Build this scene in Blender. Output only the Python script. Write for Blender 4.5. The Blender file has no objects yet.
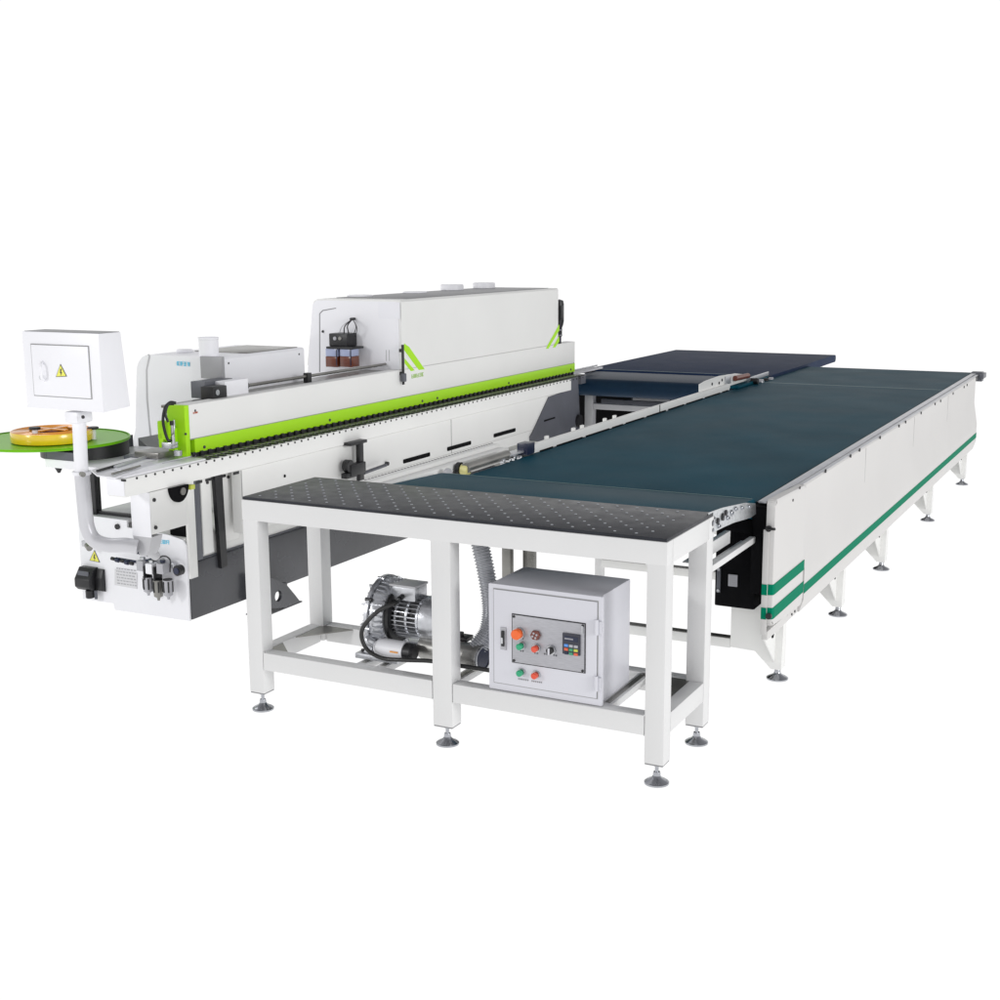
import bpy, bmesh, math, random
from mathutils import Vector, Matrix
random.seed(7)
PI = math.pi
scn = bpy.context.scene
COL = scn.collection

# ------------------------------------------------------------------ camera
CP = Vector((1.523, -4.204, 1.906)); YAW, PIT, ROL, FPX = 0.476, -0.191, -0.006, 1326.9
F = Vector((-math.sin(YAW)*math.cos(PIT), math.cos(YAW)*math.cos(PIT), math.sin(PIT)))
R_ = F.cross(Vector((0, 0, 1))).normalized(); U_ = R_.cross(F)
RR = R_*math.cos(ROL) + U_*math.sin(ROL); UU = -R_*math.sin(ROL) + U_*math.cos(ROL)
cam = bpy.data.cameras.new('camera'); co = bpy.data.objects.new('camera', cam); COL.objects.link(co)
M = Matrix((RR, UU, -F)).transposed().to_4x4(); M.translation = CP
co.matrix_world = M
cam.sensor_width = 36; cam.lens = FPX*36/1000; cam.clip_end = 400; cam.clip_start = 0.05
scn.camera = co

def on(ax, val, u, v):
    """survey helper: where the sight line through a photo point meets a real plane"""
    d = F + RR*((u-500)/FPX) - UU*((v-500)/FPX)
    i = 'xyz'.index(ax)
    return CP + d*((val-CP[i])/d[i])

# ------------------------------------------------------------------ materials
def srgb(r, g, b):
    f = lambda c: (c/255)/12.92 if c/255 <= .04045 else ((c/255+.055)/1.055)**2.4
    return (f(r), f(g), f(b), 1)
MATS = {}
def mat(name, col, rough=.5, metal=0, spec=.5, bump=0, bscale=200, var=0, vscale=6, coat=0, rvar=0, alpha=None, trans=0, aniso=None):
    m = bpy.data.materials.new(name); m.use_nodes = True
    nt = m.node_tree; b = nt.nodes['Principled BSDF']
    b.inputs['Base Color'].default_value = col
    b.inputs['Roughness'].default_value = rough
    b.inputs['Metallic'].default_value = metal
    b.inputs['Specular IOR Level'].default_value = spec
    b.inputs['Coat Weight'].default_value = coat
    b.inputs['Coat Roughness'].default_value = .15
    if trans: b.inputs['Transmission Weight'].default_value = trans
    tc = nt.nodes.new('ShaderNodeTexCoord')
    def noise(scale, detail=3):
        n = nt.nodes.new('ShaderNodeTexNoise'); n.inputs['Scale'].default_value = scale
        n.inputs['Detail'].default_value = detail
        if aniso:
            mp = nt.nodes.new('ShaderNodeMapping'); mp.inputs['Scale'].default_value = aniso
            nt.links.new(tc.outputs['Object'], mp.inputs['Vector']); nt.links.new(mp.outputs[0], n.inputs['Vector'])
        else: nt.links.new(tc.outputs['Object'], n.inputs['Vector'])
        return n
    if var:
        n = noise(vscale); mr = nt.nodes.new('ShaderNodeMapRange')
        mr.inputs['To Min'].default_value = 1-var; mr.inputs['To Max'].default_value = 1+var
        mr.inputs['From Min'].default_value = .3; mr.inputs['From Max'].default_value = .7
        nt.links.new(n.outputs['Fac'], mr.inputs['Value'])
        mx = nt.nodes.new('ShaderNodeVectorMath'); mx.operation = 'SCALE'
        mx.inputs[0].default_value = col[:3]; nt.links.new(mr.outputs[0], mx.inputs['Scale'])
        nt.links.new(mx.outputs[0], b.inputs['Base Color'])
    if rvar:
        n = noise(vscale*1.7); mr = nt.nodes.new('ShaderNodeMapRange')
        mr.inputs['To Min'].default_value = rough-rvar; mr.inputs['To Max'].default_value = rough+rvar
        nt.links.new(n.outputs['Fac'], mr.inputs['Value']); nt.links.new(mr.outputs[0], b.inputs['Roughness'])
    if bump:
        n = noise(bscale, 2); bp = nt.nodes.new('ShaderNodeBump'); bp.inputs['Strength'].default_value = bump
        bp.inputs['Distance'].default_value = .002
        nt.links.new(n.outputs['Fac'], bp.inputs['Height']); nt.links.new(bp.outputs[0], b.inputs['Normal'])
    MATS[name] = m
    return m
WHITE = mat('white_powder_coat', (.70, .70, .70, 1), .38, bump=.12, bscale=350, var=.015, vscale=3, rvar=.06)
WARM = mat('warm_white_paint', (.80, .80, .785, 1), .45, spec=.3, bump=.08, bscale=300, var=.02, vscale=2, rvar=.06)
COOL = mat('cool_white_paint', (.84, .84, .875, 1), .4, bump=.06, bscale=300, var=.012, vscale=3)  # light tint put into the colour: machine fronts cool, sides warm
GREY = mat('grey_paint', (.25, .25, .26, 1), .4, bump=.1, var=.04)
LGREY = mat('light_grey_paint', (.5, .5, .52, 1), .4, bump=.1, var=.04)
DARKBODY = mat('dark_grey_plinth_paint', (.060, .062, .070, 1), .26, var=.25, vscale=2.5, rvar=.12, bump=.05, coat=.15)
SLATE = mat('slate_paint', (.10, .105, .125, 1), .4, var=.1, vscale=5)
GREEN = mat('lime_green_paint', (.40, .78, .010, 1), .4, spec=.3, bump=.06)
DGREEN = mat('teal_green_stripe', (0, .205, .112, 1), .6, spec=.04)
DISCGREEN = mat('green_disc', (.17, .50, .006, 1), .35, spec=.25)
BELT = mat('teal_rubber_belt', (.003, .056, .086, 1), .5, spec=.04, bump=.25, bscale=500, var=.16, vscale=1.6, rvar=.06)
BELTLINE = mat('belt_seam', (.20, .28, .28, 1), .5)
BELT2 = mat('deep_blue_belt', (.006, .024, .052, 1), .45, spec=.15, bump=.2, bscale=500, var=.1, vscale=3.5)
PANELW = mat('conveyor_panel_paint', (.63, .62, .61, 1), .5, spec=.2, bump=.06, bscale=300, var=.02, vscale=1.5)
NAVY = mat('navy_rubber_belt', (.012, .027, .070, 1), .55, spec=.06, bump=.25, bscale=500, var=.10, vscale=3.5, rvar=.05)
TABLE = mat('black_phenolic_top', (.020, .022, .029, 1), .38, spec=.24, bump=.3, bscale=260, var=.22, vscale=9, rvar=.1)
NOZZLE = mat('air_nozzle', (.38, .40, .43, 1), .4)
BLACK = mat('black_plastic', (.012, .012, .014, 1), .4)
RUBBER = mat('black_rubber', (.01, .01, .01, 1), .5, coat=.2)
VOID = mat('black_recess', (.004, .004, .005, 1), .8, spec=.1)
STEEL = mat('machined_steel', (.55, .56, .58, 1), .28, metal=1, var=.12, vscale=20, rvar=.12)
CHROME = mat('zinc_plated_steel', (.42, .43, .46, 1), .22, metal=1, rvar=.1, vscale=20)
GALV = mat('galvanised_sheet', (.62, .64, .66, 1), .34, metal=.9, var=.16, vscale=60, rvar=.12)
CBOX = mat('control_box_paint', (.64, .64, .69, 1), .4, bump=.1, bscale=300, var=.015, vscale=3)
DUCT = mat('galvanised_duct', (.36, .355, .34, 1), .38, metal=.75, var=.2, vscale=14, rvar=.1)
CAST = mat('cast_aluminium', (.55, .56, .59, 1), .32, metal=.8, var=.12, vscale=30, bump=.3, bscale=120)
ALU = mat('extruded_aluminium', (.60, .61, .64, 1), .36, metal=.7, var=.08, vscale=8)
HOSE = mat('ribbed_hose', (.46, .47, .50, 1), .3, metal=.2, coat=.3)
ORANGE = mat('orange_edge_tape', (.80, .32, .03, 1), .3, coat=.5, var=.12, vscale=9)
YELLOW = mat('yellow_edge_tape', (.92, .62, .015, 1), .25, coat=.6, var=.06, vscale=6)
SIGNY = mat('warning_yellow', (.80, .78, .12, 1), .5)
YGREEN = mat('yellow_green_plastic', (.55, .6, .08, 1), .4)
CREAM = mat('cream_plastic', (.75, .70, .28, 1), .4)
BLUE = mat('sky_blue_print', (.12, .58, .80, 1), .5)
NAVYP = mat('navy_plastic', (.012, .018, .05, 1), .3)
RED = mat('red_button', (.72, .075, .03, 1), .3, coat=.4)
ORED = mat('orange_red_button', (.85, .13, .01, 1), .3, coat=.4)
BGREEN = mat('green_button', (.01, .36, .17, 1), .3, coat=.4)
BROWN = mat('brown_roller', (.17, .045, .03, 1), .4)
OIL = mat('amber_oil', (.16, .035, .012, 1), .15, coat=.6)
BOTTLE = mat('clear_blue_bottle', (.38, .43, .62, 1), .12, coat=.6)
BRUSH = mat('brushed_aluminium_panel', (.42, .42, .45, 1), .4, metal=.55, var=.1, vscale=30, aniso=(1, 1, 12), rvar=.08)
LABEL = mat('grey_label', (.42, .42, .45, 1), .5)
SCREEN = mat('keypad_screen', (.01, .012, .03, 1), .2, coat=.5)
KEYB = mat('keypad_blue', (.10, .30, .75, 1), .4)
KEYG = mat('keypad_green', (.05, .30, .16, 1), .4)
KEYR = mat('keypad_red', (.7, .12, .05, 1), .4)
PRINT = mat('dark_print', (.05, .05, .06, 1), .6)
GPRINT = mat('grey_print', (.40, .40, .42, 1), .6)
LINE = mat('panel_gap', (.30, .30, .30, 1), .7)
SHUT = mat('grey_steel', (.24, .235, .22, 1), .3, metal=.6, var=.25, vscale=5, rvar=.1)

# ------------------------------------------------------------------ mesh helpers
class B:
    def __init__(s, *mats): s.bm = bmesh.new(); s.mats = list(mats)
    def mi(s, m):
        if m is None: return 0
        if m not in s.mats: s.mats.append(m)
        return s.mats.index(m)
    def _fin(s, faces, m):
        i = s.mi(m)
        for f in faces: f.material_index = i
    def box(s, x0, x1, y0, y1, z0, z1, bev=0, m=None, seg=2):
        x0, x1 = min(x0, x1), max(x0, x1); y0, y1 = min(y0, y1), max(y0, y1); z0, z1 = min(z0, z1), max(z0, z1)
        t = bmesh.new(); r = bmesh.ops.create_cube(t, size=1)
        for v in t.verts: v.co = Vector(((x0+x1)/2+v.co.x*(x1-x0), (y0+y1)/2+v.co.y*(y1-y0), (z0+z1)/2+v.co.z*(z1-z0)))
        if bev: bmesh.ops.bevel(t, geom=t.edges[:], offset=min(bev, .45*min(x1-x0, y1-y0, z1-z0)), segments=seg, profile=.6, affect='EDGES')
        s._merge(t, m); return s
    def _merge(s, t, m, mtx=None):
        i = s.mi(m); mp = {}
        for v in t.verts: mp[v] = s.bm.verts.new(mtx @ v.co if mtx else v.co)
        for f in t.faces:
            try: nf = s.bm.faces.new([mp[v] for v in f.verts])
            except ValueError: continue
            nf.material_index = i
        t.free()
    def prism(s, pts, axis, a0, a1, m=None, bev=0):
        """polygon pts in the plane normal to axis, extruded a0..a1"""
        t = bmesh.new()
        def P(p, a):
            return {'x': (a, p[0], p[1]), 'y': (p[0], a, p[1]), 'z': (p[0], p[1], a)}[axis]
        va = [t.verts.new(P(p, a0)) for p in pts]; vb = [t.verts.new(P(p, a1)) for p in pts]
        t.faces.new(va); t.faces.new(vb[::-1]); n = len(pts)
        for i in range(n): t.faces.new([va[(i+1) % n], va[i], vb[i], vb[(i+1) % n]])
        bmesh.ops.recalc_face_normals(t, faces=t.faces[:])
        if bev: bmesh.ops.bevel(t, geom=t.edges[:], offset=bev, segments=2, profile=.6, affect='EDGES')
        s._merge(t, m); return s
    def cyl(s, p0, p1, r0, r1=None, seg=24, m=None, bev=0):
        p0, p1 = Vector(p0), Vector(p1); r1 = r0 if r1 is None else r1
        d = p1-p0; L = d.length; q = d.to_track_quat('Z', 'Y').to_matrix().to_4x4()
        prof = [(0, 0), (r0, 0), (r1, L), (0, L)]
        if bev: prof = [(0, 0), (r0-bev, 0), (r0, bev), (r1, L-bev), (r1-bev, L), (0, L)]
        return s.lathe(prof, p0, d, seg, m)
    def lathe(s, prof, o, d=(0, 0, 1), seg=24, m=None):
        q = Vector(d).to_track_quat('Z', 'Y').to_matrix().to_4x4(); o = Vector(o); i = s.mi(m)
        rings = []
        for r, h in prof:
            if r < 1e-6: rings.append([s.bm.verts.new(o + (q @ Vector((0, 0, h))))])
            else: rings.append([s.bm.verts.new(o + (q @ Vector((r*math.cos(2*PI*k/seg), r*math.sin(2*PI*k/seg), h)))) for k in range(seg)])
        for a, b in zip(rings, rings[1:]):
            for k in range(seg):
                k2 = (k+1) % seg
                if len(a) == 1 and len(b) == 1: continue
                if len(a) == 1: vs = [a[0], b[k2], b[k]][::-1]
                elif len(b) == 1: vs = [a[k], a[k2], b[0]]
                else: vs = [a[k], a[k2], b[k2], b[k]]
                f = s.bm.faces.new(vs); f.material_index = i
        return s
    def tube(s, pts, r, seg=14, m=None, sub=8, smooth=True, rad=None):
        P = [Vector(p) for p in pts]
        if smooth and len(P) > 2:
            Q = []; E = [P[0]*2-P[1]] + P + [P[-1]*2-P[-2]]; RD = []
            for i in range(1, len(E)-2):
                for k in range(sub):
                    t = k/sub; a, b, c, d = E[i-1:i+3]
                    Q.append(.5*((2*b)+(c-a)*t+(2*a-5*b+4*c-d)*t*t+(3*b-a-3*c+d)*t**3))
            Q.append(P[-1]); P = Q
        i = s.mi(m); up = None; rings = []
        for k, p in enumerate(P):
            t = (P[min(k+1, len(P)-1)]-P[max(k-1, 0)]).normalized()
            if up is None: up = t.orthogonal().normalized()
            up = (up - t*up.dot(t)).normalized(); w = t.cross(up)
            rr = rad(k, len(P)) if rad else r
            rings.append([s.bm.verts.new(p+(up*math.cos(2*PI*j/seg)+w*math.sin(2*PI*j/seg))*rr) for j in range(seg)])
        for a, b in zip(rings, rings[1:]):
            for j in range(seg):
                f = s.bm.faces.new([a[j], a[(j+1) % seg], b[(j+1) % seg], b[j]]); f.material_index = i
        s.bm.faces.new(rings[0][::-1]).material_index = i; s.bm.faces.new(rings[-1]).material_index = i
        return s
    def quad(s, pts, m=None):
        s.bm.faces.new([s.bm.verts.new(p) for p in pts]).material_index = s.mi(m); return s

def link(o): COL.objects.link(o); return o
WLOC = {}
def obj(name, b, parent=None, label=None, cat=None, group=None, kind=None, ang=35):
    bm = b.bm
    bmesh.ops.recalc_face_normals(bm, faces=bm.faces[:])
    lo = Vector([min(v.co[i] for v in bm.verts) for i in range(3)]); hi = Vector([max(v.co[i] for v in bm.verts) for i in range(3)])
    c = (lo+hi)/2
    if parent is None: c.z = lo.z
    for v in bm.verts: v.co -= c
    me = bpy.data.meshes.new(name); bm.to_mesh(me); bm.free()
    for m in b.mats: me.materials.append(m)
    for p in me.polygons: p.use_smooth = True
    me.set_sharp_from_angle(angle=math.radians(ang))
    o = link(bpy.data.objects.new(name, me))
    if parent is not None:
        o.parent = parent; o.location = c-WLOC[parent.name]
    else: o.location = c
    WLOC[o.name] = c
    if label: o['label'] = label
    if cat: o['category'] = cat
    if group: o['group'] = group
    if kind: o['kind'] = kind
    return o
def each(name, parent, mats, fns):
    for fn in fns:
        b_ = B(*mats); fn(b_); obj(name, b_, parent)
def thing(name, loc, label, cat, group=None):
    o = link(bpy.data.objects.new(name, None)); o.location = loc; o.empty_display_size = .1
    WLOC[o.name] = Vector(loc); o['label'] = label; o['category'] = cat
    if group: o['group'] = group
    return o
def shape(bl, pts, axis, val, off, th, m=None):
    """flat marking: outline of surveyed points on plane axis=val, built th thick, standing off"""
    ii = [k for k in range(3) if 'xyz'[k] != axis]
    P = [on(axis, val, u, v) for u, v in pts]
    bl.prism([(p[ii[0]], p[ii[1]]) for p in P], axis, val+off, val+off+th, m)

def foot(parent, x, y, top, r=.045):
    b = B(CHROME)
    b.lathe([(0, 0), (r, 0), (r*1.0, .006), (r*.86, .011), (r*.45, .020), (r*.30, .030), (.014, .036), (.012, .044), (0, .044)], (x, y, 0.0), seg=28)
    b.cyl((x, y, .04), (x, y, top+.004), .007, seg=12)
    b.cyl((x, y, top-.012), (x, y, top-.001), .013, seg=6, m=STEEL)
    return obj('levelling_foot', b, parent)

# ================================================================== WORKTABLE
L, D, TZ = 1.822, .512, .9
tab = thing('air_table', (-L/2, D/2, 0), 'white six-legged steel table with black top dotted with air nozzles, nearest the camera', 'work table')
b = B(TABLE, NOZZLE)
b.box(-L+.004, -.004, .004, D-.002, TZ-.004, TZ+.008, .003)
nx, ny = 21, 9
for j in range(ny):
    for i in range(nx):
        x = -L+.06+(i+(.5 if j % 2 else 0))*(L-.11)/nx; y = .045+j*(D-.09)/(ny-1)
        b.lathe([(.0055, 0), (.0048, .0018), (.0026, .0022), (0, .0022)], (x, y, TZ+.0078), seg=10, m=NOZZLE)
obj('table_top', b, tab)
H0, H1 = .812, TZ-.004
b = B(WHITE)
b.box(-L, 0, 0, .06, H0, H1, .004); b.box(-L, 0, D-.06, D, H0, H1, .004)
b.box(-L, -L+.06, .061, D-.061, H0, H1, .004); b.box(-.06, 0, .061, D-.061, H0, H1, .004)
b.box(-.98, -.93, .061, D-.061, H0+.02, H1-.01, .003)
obj('apron_frame', b, tab)
W = .076
for (x, y) in ((-L, 0), (-.943, 0), (-W, 0), (-L, D-W), (-W, D-W)):
    b = B(WHITE); w = W+.012 if x == -.943 else W
    short = x == -L and y > 0
    b.box(x+.0015, x+w-.0015, y+.0015, y+W-.0015, .19 if short else .082, H0+.002, .005)
    if not short: b.box(x+.004, x+w-.004, y+.004, y+W-.004, .0775, .082, 0, m=GREY)
    lg = obj('leg', b, tab)
    if not short: foot(lg, x+w/2, y+W/2, .078)
b = B(WHITE)
Z0, Z1 = .185, .26
b.box(-L+W, -.944, .002, .06, Z0, Z1, .004); b.box(-.854, -W, .002, .06, Z0, Z1, .004)
b.box(-L+W, -W, D-.058, D-.002, Z0, Z1, .004)
b.box(-L+.002, -L+.06, W, D-W, Z0, Z1, .004); b.box(-.06, -.002, W, D-W, Z0, Z1, .004)
for (x, y, z) in ((-L+W, .0, Z0), (-L+W, 0, Z1), (-.943, 0, Z0), (-.853, 0, Z0), (-W, 0, Z0), (-W, 0, Z1), (-L+W, 0, H0), (-.943, 0, H0), (-.855, 0, H0), (-W, 0, H0)):
    rnd = random.Random(int(x*1000)+int(z*1000))
    pts = [(x+rnd.uniform(-.0012, .0012), .004+k*.0072, z+rnd.uniform(-.0008, .0008)) for k in range(8)]
    b.tube(pts, .0026, seg=8, sub=3)
obj('lower_frame', b, tab)
# corner gusset plates and mounting rails
each('gusset_plate', tab, (SHUT,), [lambda b, q_=q_: b.prism(q_, 'z', Z1-.006, Z1-.002) for q_ in (
    [(-L+.06, .06), (-L+.16, .06), (-L+.06, .16)], [(-L+.06, D-.06), (-L+.22, D-.06), (-L+.06, D-.26)], [(-.06, D-.06), (-.26, D-.06), (-.06, D-.30)])])
for x in (-1.33, -1.24, -.90, -.50, -.27):
    b = B(WHITE, SHUT)
    b.box(x, x+.045, .0605, D-.0585, Z1-.03, Z1-.003, .002)
    b.box(x+.012, x+.033, .08, D-.08, Z1-.0035, Z1-.001, 0, SHUT)
    obj('mounting_rail', b, tab)

# ================================================================== CONTROL BOX
cb = thing('control_box', (-.47, .19, Z1), 'white steel control box with buttons and keypad standing on the lower rail of the table', 'control box')
cx0, cx1, cz0, cz1, cd = -.702, -.243, Z1+.003, .672, .31
b = B(CBOX, LINE)
b.box(cx0+.002, cx1-.012, .035, cd, cz0+.003, cz1-.003, .006)
b.box(cx0, cx1, .012, .032, cz0, cz1, .006)                       # front flange
obj('cabinet_body', b, cb)
b = B(CBOX, LINE)
dx0, dx1, dz0, dz1 = -.677, -.262, .293, .652
b.box(dx0-.0035, dx1+.0035, .0105, .0125, dz0-.0035, dz1+.0035, 0, LINE)
b.box(dx0, dx1, .006, .0108, dz0, dz1, .002)
door = obj('door', b, cb)
b = B(BLACK, LABEL); b.box(-.648, -.624, .002, .006, .425, .512, .003, LABEL); b.box(-.642, -.630, -.004, .002, .44, .5, .002, BLACK)
b.box(-.640, -.632, -.010, -.004, .452, .475, .002, STEEL)
obj('latch', b, door)
for z in (.35, .56):
    b = B(CBOX); b.cyl((-.262, .003, z-.028), (-.262, .003, z+.028), .007, seg=14); b.box(-.262, -.245, .006, .012, z-.022, z+.022, .002)
    obj('hinge', b, door)
b = B(BRUSH, BLACK)
px0, px1, pz0, pz1 = -.597, -.308, .385, .566
b.box(px0-.0035, px1+.0035, .004, .0061, pz0-.0035, pz1+.0035, 0, BLACK)
b.box(px0, px1, .0015, .0045, pz0, pz1, .001)
for x in (px0+.006, px1-.006):
    for z in (pz0+.006, pz1-.006): b.cyl((x, .002, z), (x, -.001, z), .005, seg=12, m=BLACK)
b.box(px1-.010, px1-.004, -.004, .002, pz1-.036, pz1-.006, .002, STEEL)
pan = obj('control_panel', b, cb)
def pt(u, v): p = on('y', 0, u, v); return p.x, p.z
def button(name, u, v, m, r=.0125, dep=.018):
    x, z = pt(u, v)
    b = B(m, STEEL); b.cyl((x, .0018, z), (x, -.006, z), r+.004, seg=24, m=STEEL, bev=.001)
    b.cyl((x, -.006, z), (x, -.006-dep, z), r, r*.96, seg=24, m=m, bev=.003)
    return obj(name, b, pan)
def q(u, v): return 480+u/6.25, 560+v/6.25
button('stop_button', *q(240, 458), ORED, .0205, .020)
button('push_button', *q(258, 535), BGREEN); button('push_button', *q(352, 550), RED)
x, z = pt(*q(350, 468))
b = B(BROWN, BLACK); b.cyl((x, .0018, z), (x, -.012, z), .019, seg=6, m=BROWN, bev=.002)
for k in range(4): b.cyl((x+.009*math.cos(k*PI/2+.4), -.0118, z+.009*math.sin(k*PI/2+.4)), (x+.009*math.cos(k*PI/2+.4), -.014, z+.009*math.sin(k*PI/2+.4)), .004, seg=10, m=LABEL)
obj('socket', b, pan)
x, z = pt(*q(445, 562))
b = B(BLACK, STEEL); b.cyl((x, .0018, z), (x, -.008, z), .018, seg=24, m=STEEL, bev=.001); b.cyl((x, -.008, z), (x, -.020, z), .013, seg=24, bev=.002)
b.box(x-.003, x+.003, -.026, -.019, z-.012, z+.012, .001, CBOX)
obj('selector_knob', b, pan)
kx0, kz1 = pt(*q(519, 442)); kx1, kz0 = pt(*q(628, 605))
b = B(SCREEN, KEYB); b.box(kx0, kx1, -.006, .0018, kz0+.004, kz1-.006, .002)
b.box(kx0+.008, kx1-.008, -.0075, -.0055, kz1-.034, kz1-.016, 0, NAVYP)
for r, row in enumerate(((KEYB, LABEL, LABEL), (KEYR, KEYG, YGREEN), (NAVYP, KEYG, KEYR))):
    for c, mm in enumerate(row):
        w = (kx1-kx0-.012)/3; xx = kx0+.006+c*w; zz = kz1-.046-r*.0145
        b.box(xx+.002, xx+w-.002, -.0085, -.0055, zz-.010, zz, .001, mm)
for i in range(12): b.box(kx0+.010+i*.0028, kx0+.0118+i*.0028, -.0082, -.0074, kz1-.028, kz1-.0225, 0, LABEL)
obj('keypad', b, pan)
for u, v, n in ((262, 492, 2), (352, 492, 3), (262, 570, 2), (352, 584, 2), (412, 590, 2), (470, 598, 2)):
    x, z = pt(*q(u, v)); b = B(PRINT); b.box(x-.0045*n, x+.0045*n, .0011, .0016, z-.0003, z+.0003)
    for i in range(n):
        xx = x-.0045*n+i*.009
        b.box(xx, xx+.0062, .0006, .0016, z-.0008, z+.0008); b.box(xx+.0025, xx+.0038, .0005, .0016, z-.0035, z+.0035); b.box(xx, xx+.006, .0006, .0016, z+.0026, z+.0036)
    obj('lettering', b, pan)
x, z = pt(*q(258, 703))
for (u, v, m) in ((255, 703, BGREEN), (348, 719, RED)):
    x, z = pt(*q(u, v)); b = B(m, STEEL); b.cyl((x, .0062, z), (x, -.002, z), .0165, seg=24, m=STEEL, bev=.001); b.cyl((x, -.002, z), (x, -.020, z), .0125, .012, seg=24, m=m, bev=.003)
    obj('push_button', b, door)
for u, v in ((268, 750), (352, 764)):
    x, z = pt(*q(u, v)); b = B(GPRINT)
    for i in range(6):
        b.box(x-.022+i*.0075, x-.018+i*.0075, .0049, .0062, z-.0035, z+.003); b.box(x-.022+i*.0075, x-.017+i*.0075, .0049, .0062, z-.0004, z+.0014)
    obj('lettering', b, door)

# ================================================================== BLOWER
bl = thing('ring_blower', (-1.2, .25, Z1), 'silver finned ring blower with electric motor on the lower rails of the table', 'blower')
C0 = Vector((-1.33, .25, .425))
b = B(CAST, BLACK)
prof = [(0, 0), (.115, 0), (.128, .004), (.142, .022), (.148, .045), (.142, .070), (.126, .088), (.10, .094), (.085, .09), (0, .088)]
b.lathe(prof, C0, (1, 0, 0), 56)
for k in range(40):
    a = 2*PI*k/40; c, s_ = math.cos(a), math.sin(a)
    t = bmesh.new(); bmesh.ops.create_cube(t, size=1)
    mt = Matrix.Translation(C0+Vector((.052, c*.136, s_*.136))) @ Matrix.Rotation(a, 4, 'X') @ Matrix.Diagonal((.082, .026, .0055, 1))
    b._merge(t, CAST, mt)
    if k % 4 == 1:
        t = bmesh.new(); bmesh.ops.create_cube(t, size=1)
        mt = Matrix.Translation(C0+Vector((.004, c*.112, s_*.112))) @ Matrix.Rotation(a, 4, 'X') @ Matrix.Diagonal((.022, .062, .006, 1))
        b._merge(t, CAST, mt)
b.lathe([(.150, .018), (.157, .020), (.157, .034), (.150, .036)], C0, (1, 0, 0), 56, CAST)
for k in range(8):
    a = 2*PI*k/8+.2; b.cyl(C0+Vector((.014, math.cos(a)*.152, math.sin(a)*.152)), C0+Vector((.044, math.cos(a)*.152, math.sin(a)*.152)), .008, seg=10, m=BLACK if k % 3 == 0 else CAST)
b.lathe([(.118, .095), (.112, .105), (.09, .108), (.0, .108)], C0, (1, 0, 0), 40, BLACK)
obj('volute_housing', b, bl)
b = B(CAST, BLACK)
b.cyl(C0+Vector((.09, 0, 0)), C0+Vector((.235, 0, 0)), .071, seg=36, m=BLACK)
for k in range(30):
    a = 2*PI*k/30; c, s_ = math.cos(a), math.sin(a)
    t = bmesh.new(); bmesh.ops.create_cube(t, size=1)
    mt = Matrix.Translation(C0+Vector((.165, c*.078, s_*.078))) @ Matrix.Rotation(a, 4, 'X') @ Matrix.Diagonal((.125, .024, .004, 1))
    b._merge(t, CAST, mt)
for dx in (.115, .165, .215): b.lathe([(.070, dx), (.084, dx), (.084, dx+.010), (.070, dx+.010)], C0, (1, 0, 0), 36, CAST)
mo = obj('motor', b, bl)
b = B(CAST); b.lathe([(.086, .228), (.092, .232), (.092, .285), (.086, .302), (.06, .315), (0, .318)], C0, (1, 0, 0), 40); b.lathe([(.03, .3165), (.03, .3195), (0, .3195)], C0, (1, 0, 0), 24, BLACK); obj('fan_cover', b, mo)
b = B(LGREY, CAST); b.box(-1.245, -1.125, .19, .29, .50, .562, .012, CAST); b.box(-1.247, -1.123, .188, .292, .556, .566, .004, LGREY)
b.cyl((-1.185, .19, .52), (-1.185, .168, .515), .011, seg=12, m=BLACK); obj('terminal_box', b, mo)
b = B(COOL, BLACK)
sp, sq_ = Vector((-1.30, .12, .318)), Vector((-1.125, .11, .318))
b.lathe([(0, 0), (.022, 0), (.040, .02), (.040, .142), (0, .142)], sp+Vector((.03, 0, 0)), (1, -.02, 0), 30, COOL)
b.lathe([(.036, .143), (.036, .175), (.026, .185), (0, .185)], sp+Vector((.03, 0, 0)), (1, -.02, 0), 30, BLACK)
si = obj('silencer', b, bl)
b = B(ORANGE); b.box(-1.178, -1.142, .0745, .0785, .320, .326); obj('silencer_mark', b, si)
b = B(CAST, BLACK)
b.box(-1.36, -1.16, .10, .16, Z1+.004, Z1+.026, .004); b.box(-1.36, -1.16, .32, .38, Z1+.004, Z1+.026, .004)
b.prism([(.12, .28), (.38, .28), (.33, .36), (.17, .36)], 'x', -1.335, -1.30, m=CAST)
b.tube([(-1.31, .14, .36), (-1.30, .11, .345), (-1.28, .12, .33)], .02, m=CAST)
for x in (-1.34, -1.18): b.cyl((x, .13, Z1+.02), (x, .13, Z1+.036), .009, seg=6, m=BLACK)
obj('mounting_foot', b, bl)

# cable
b = B(RUBBER)
b.tube([(-1.185, .165, .513), on('y', .10, 395, 603), on('y', .07, 377, 612), on('y', .05, 362, 630), on('y', .055, 366, 648), on('y', .06, 382, 658), on('y', .06, 405, 660),
        on('y', .07, 430, 661), on('y', .08, 455, 665), on('y', .09, 475, 668), on('y', .10, 492, 671), (-.70, .12, .285)], .0085, seg=12)
obj('power_cable', b, None, 'black cable looping from the blower motor along the table to the control box', 'cable')

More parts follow.
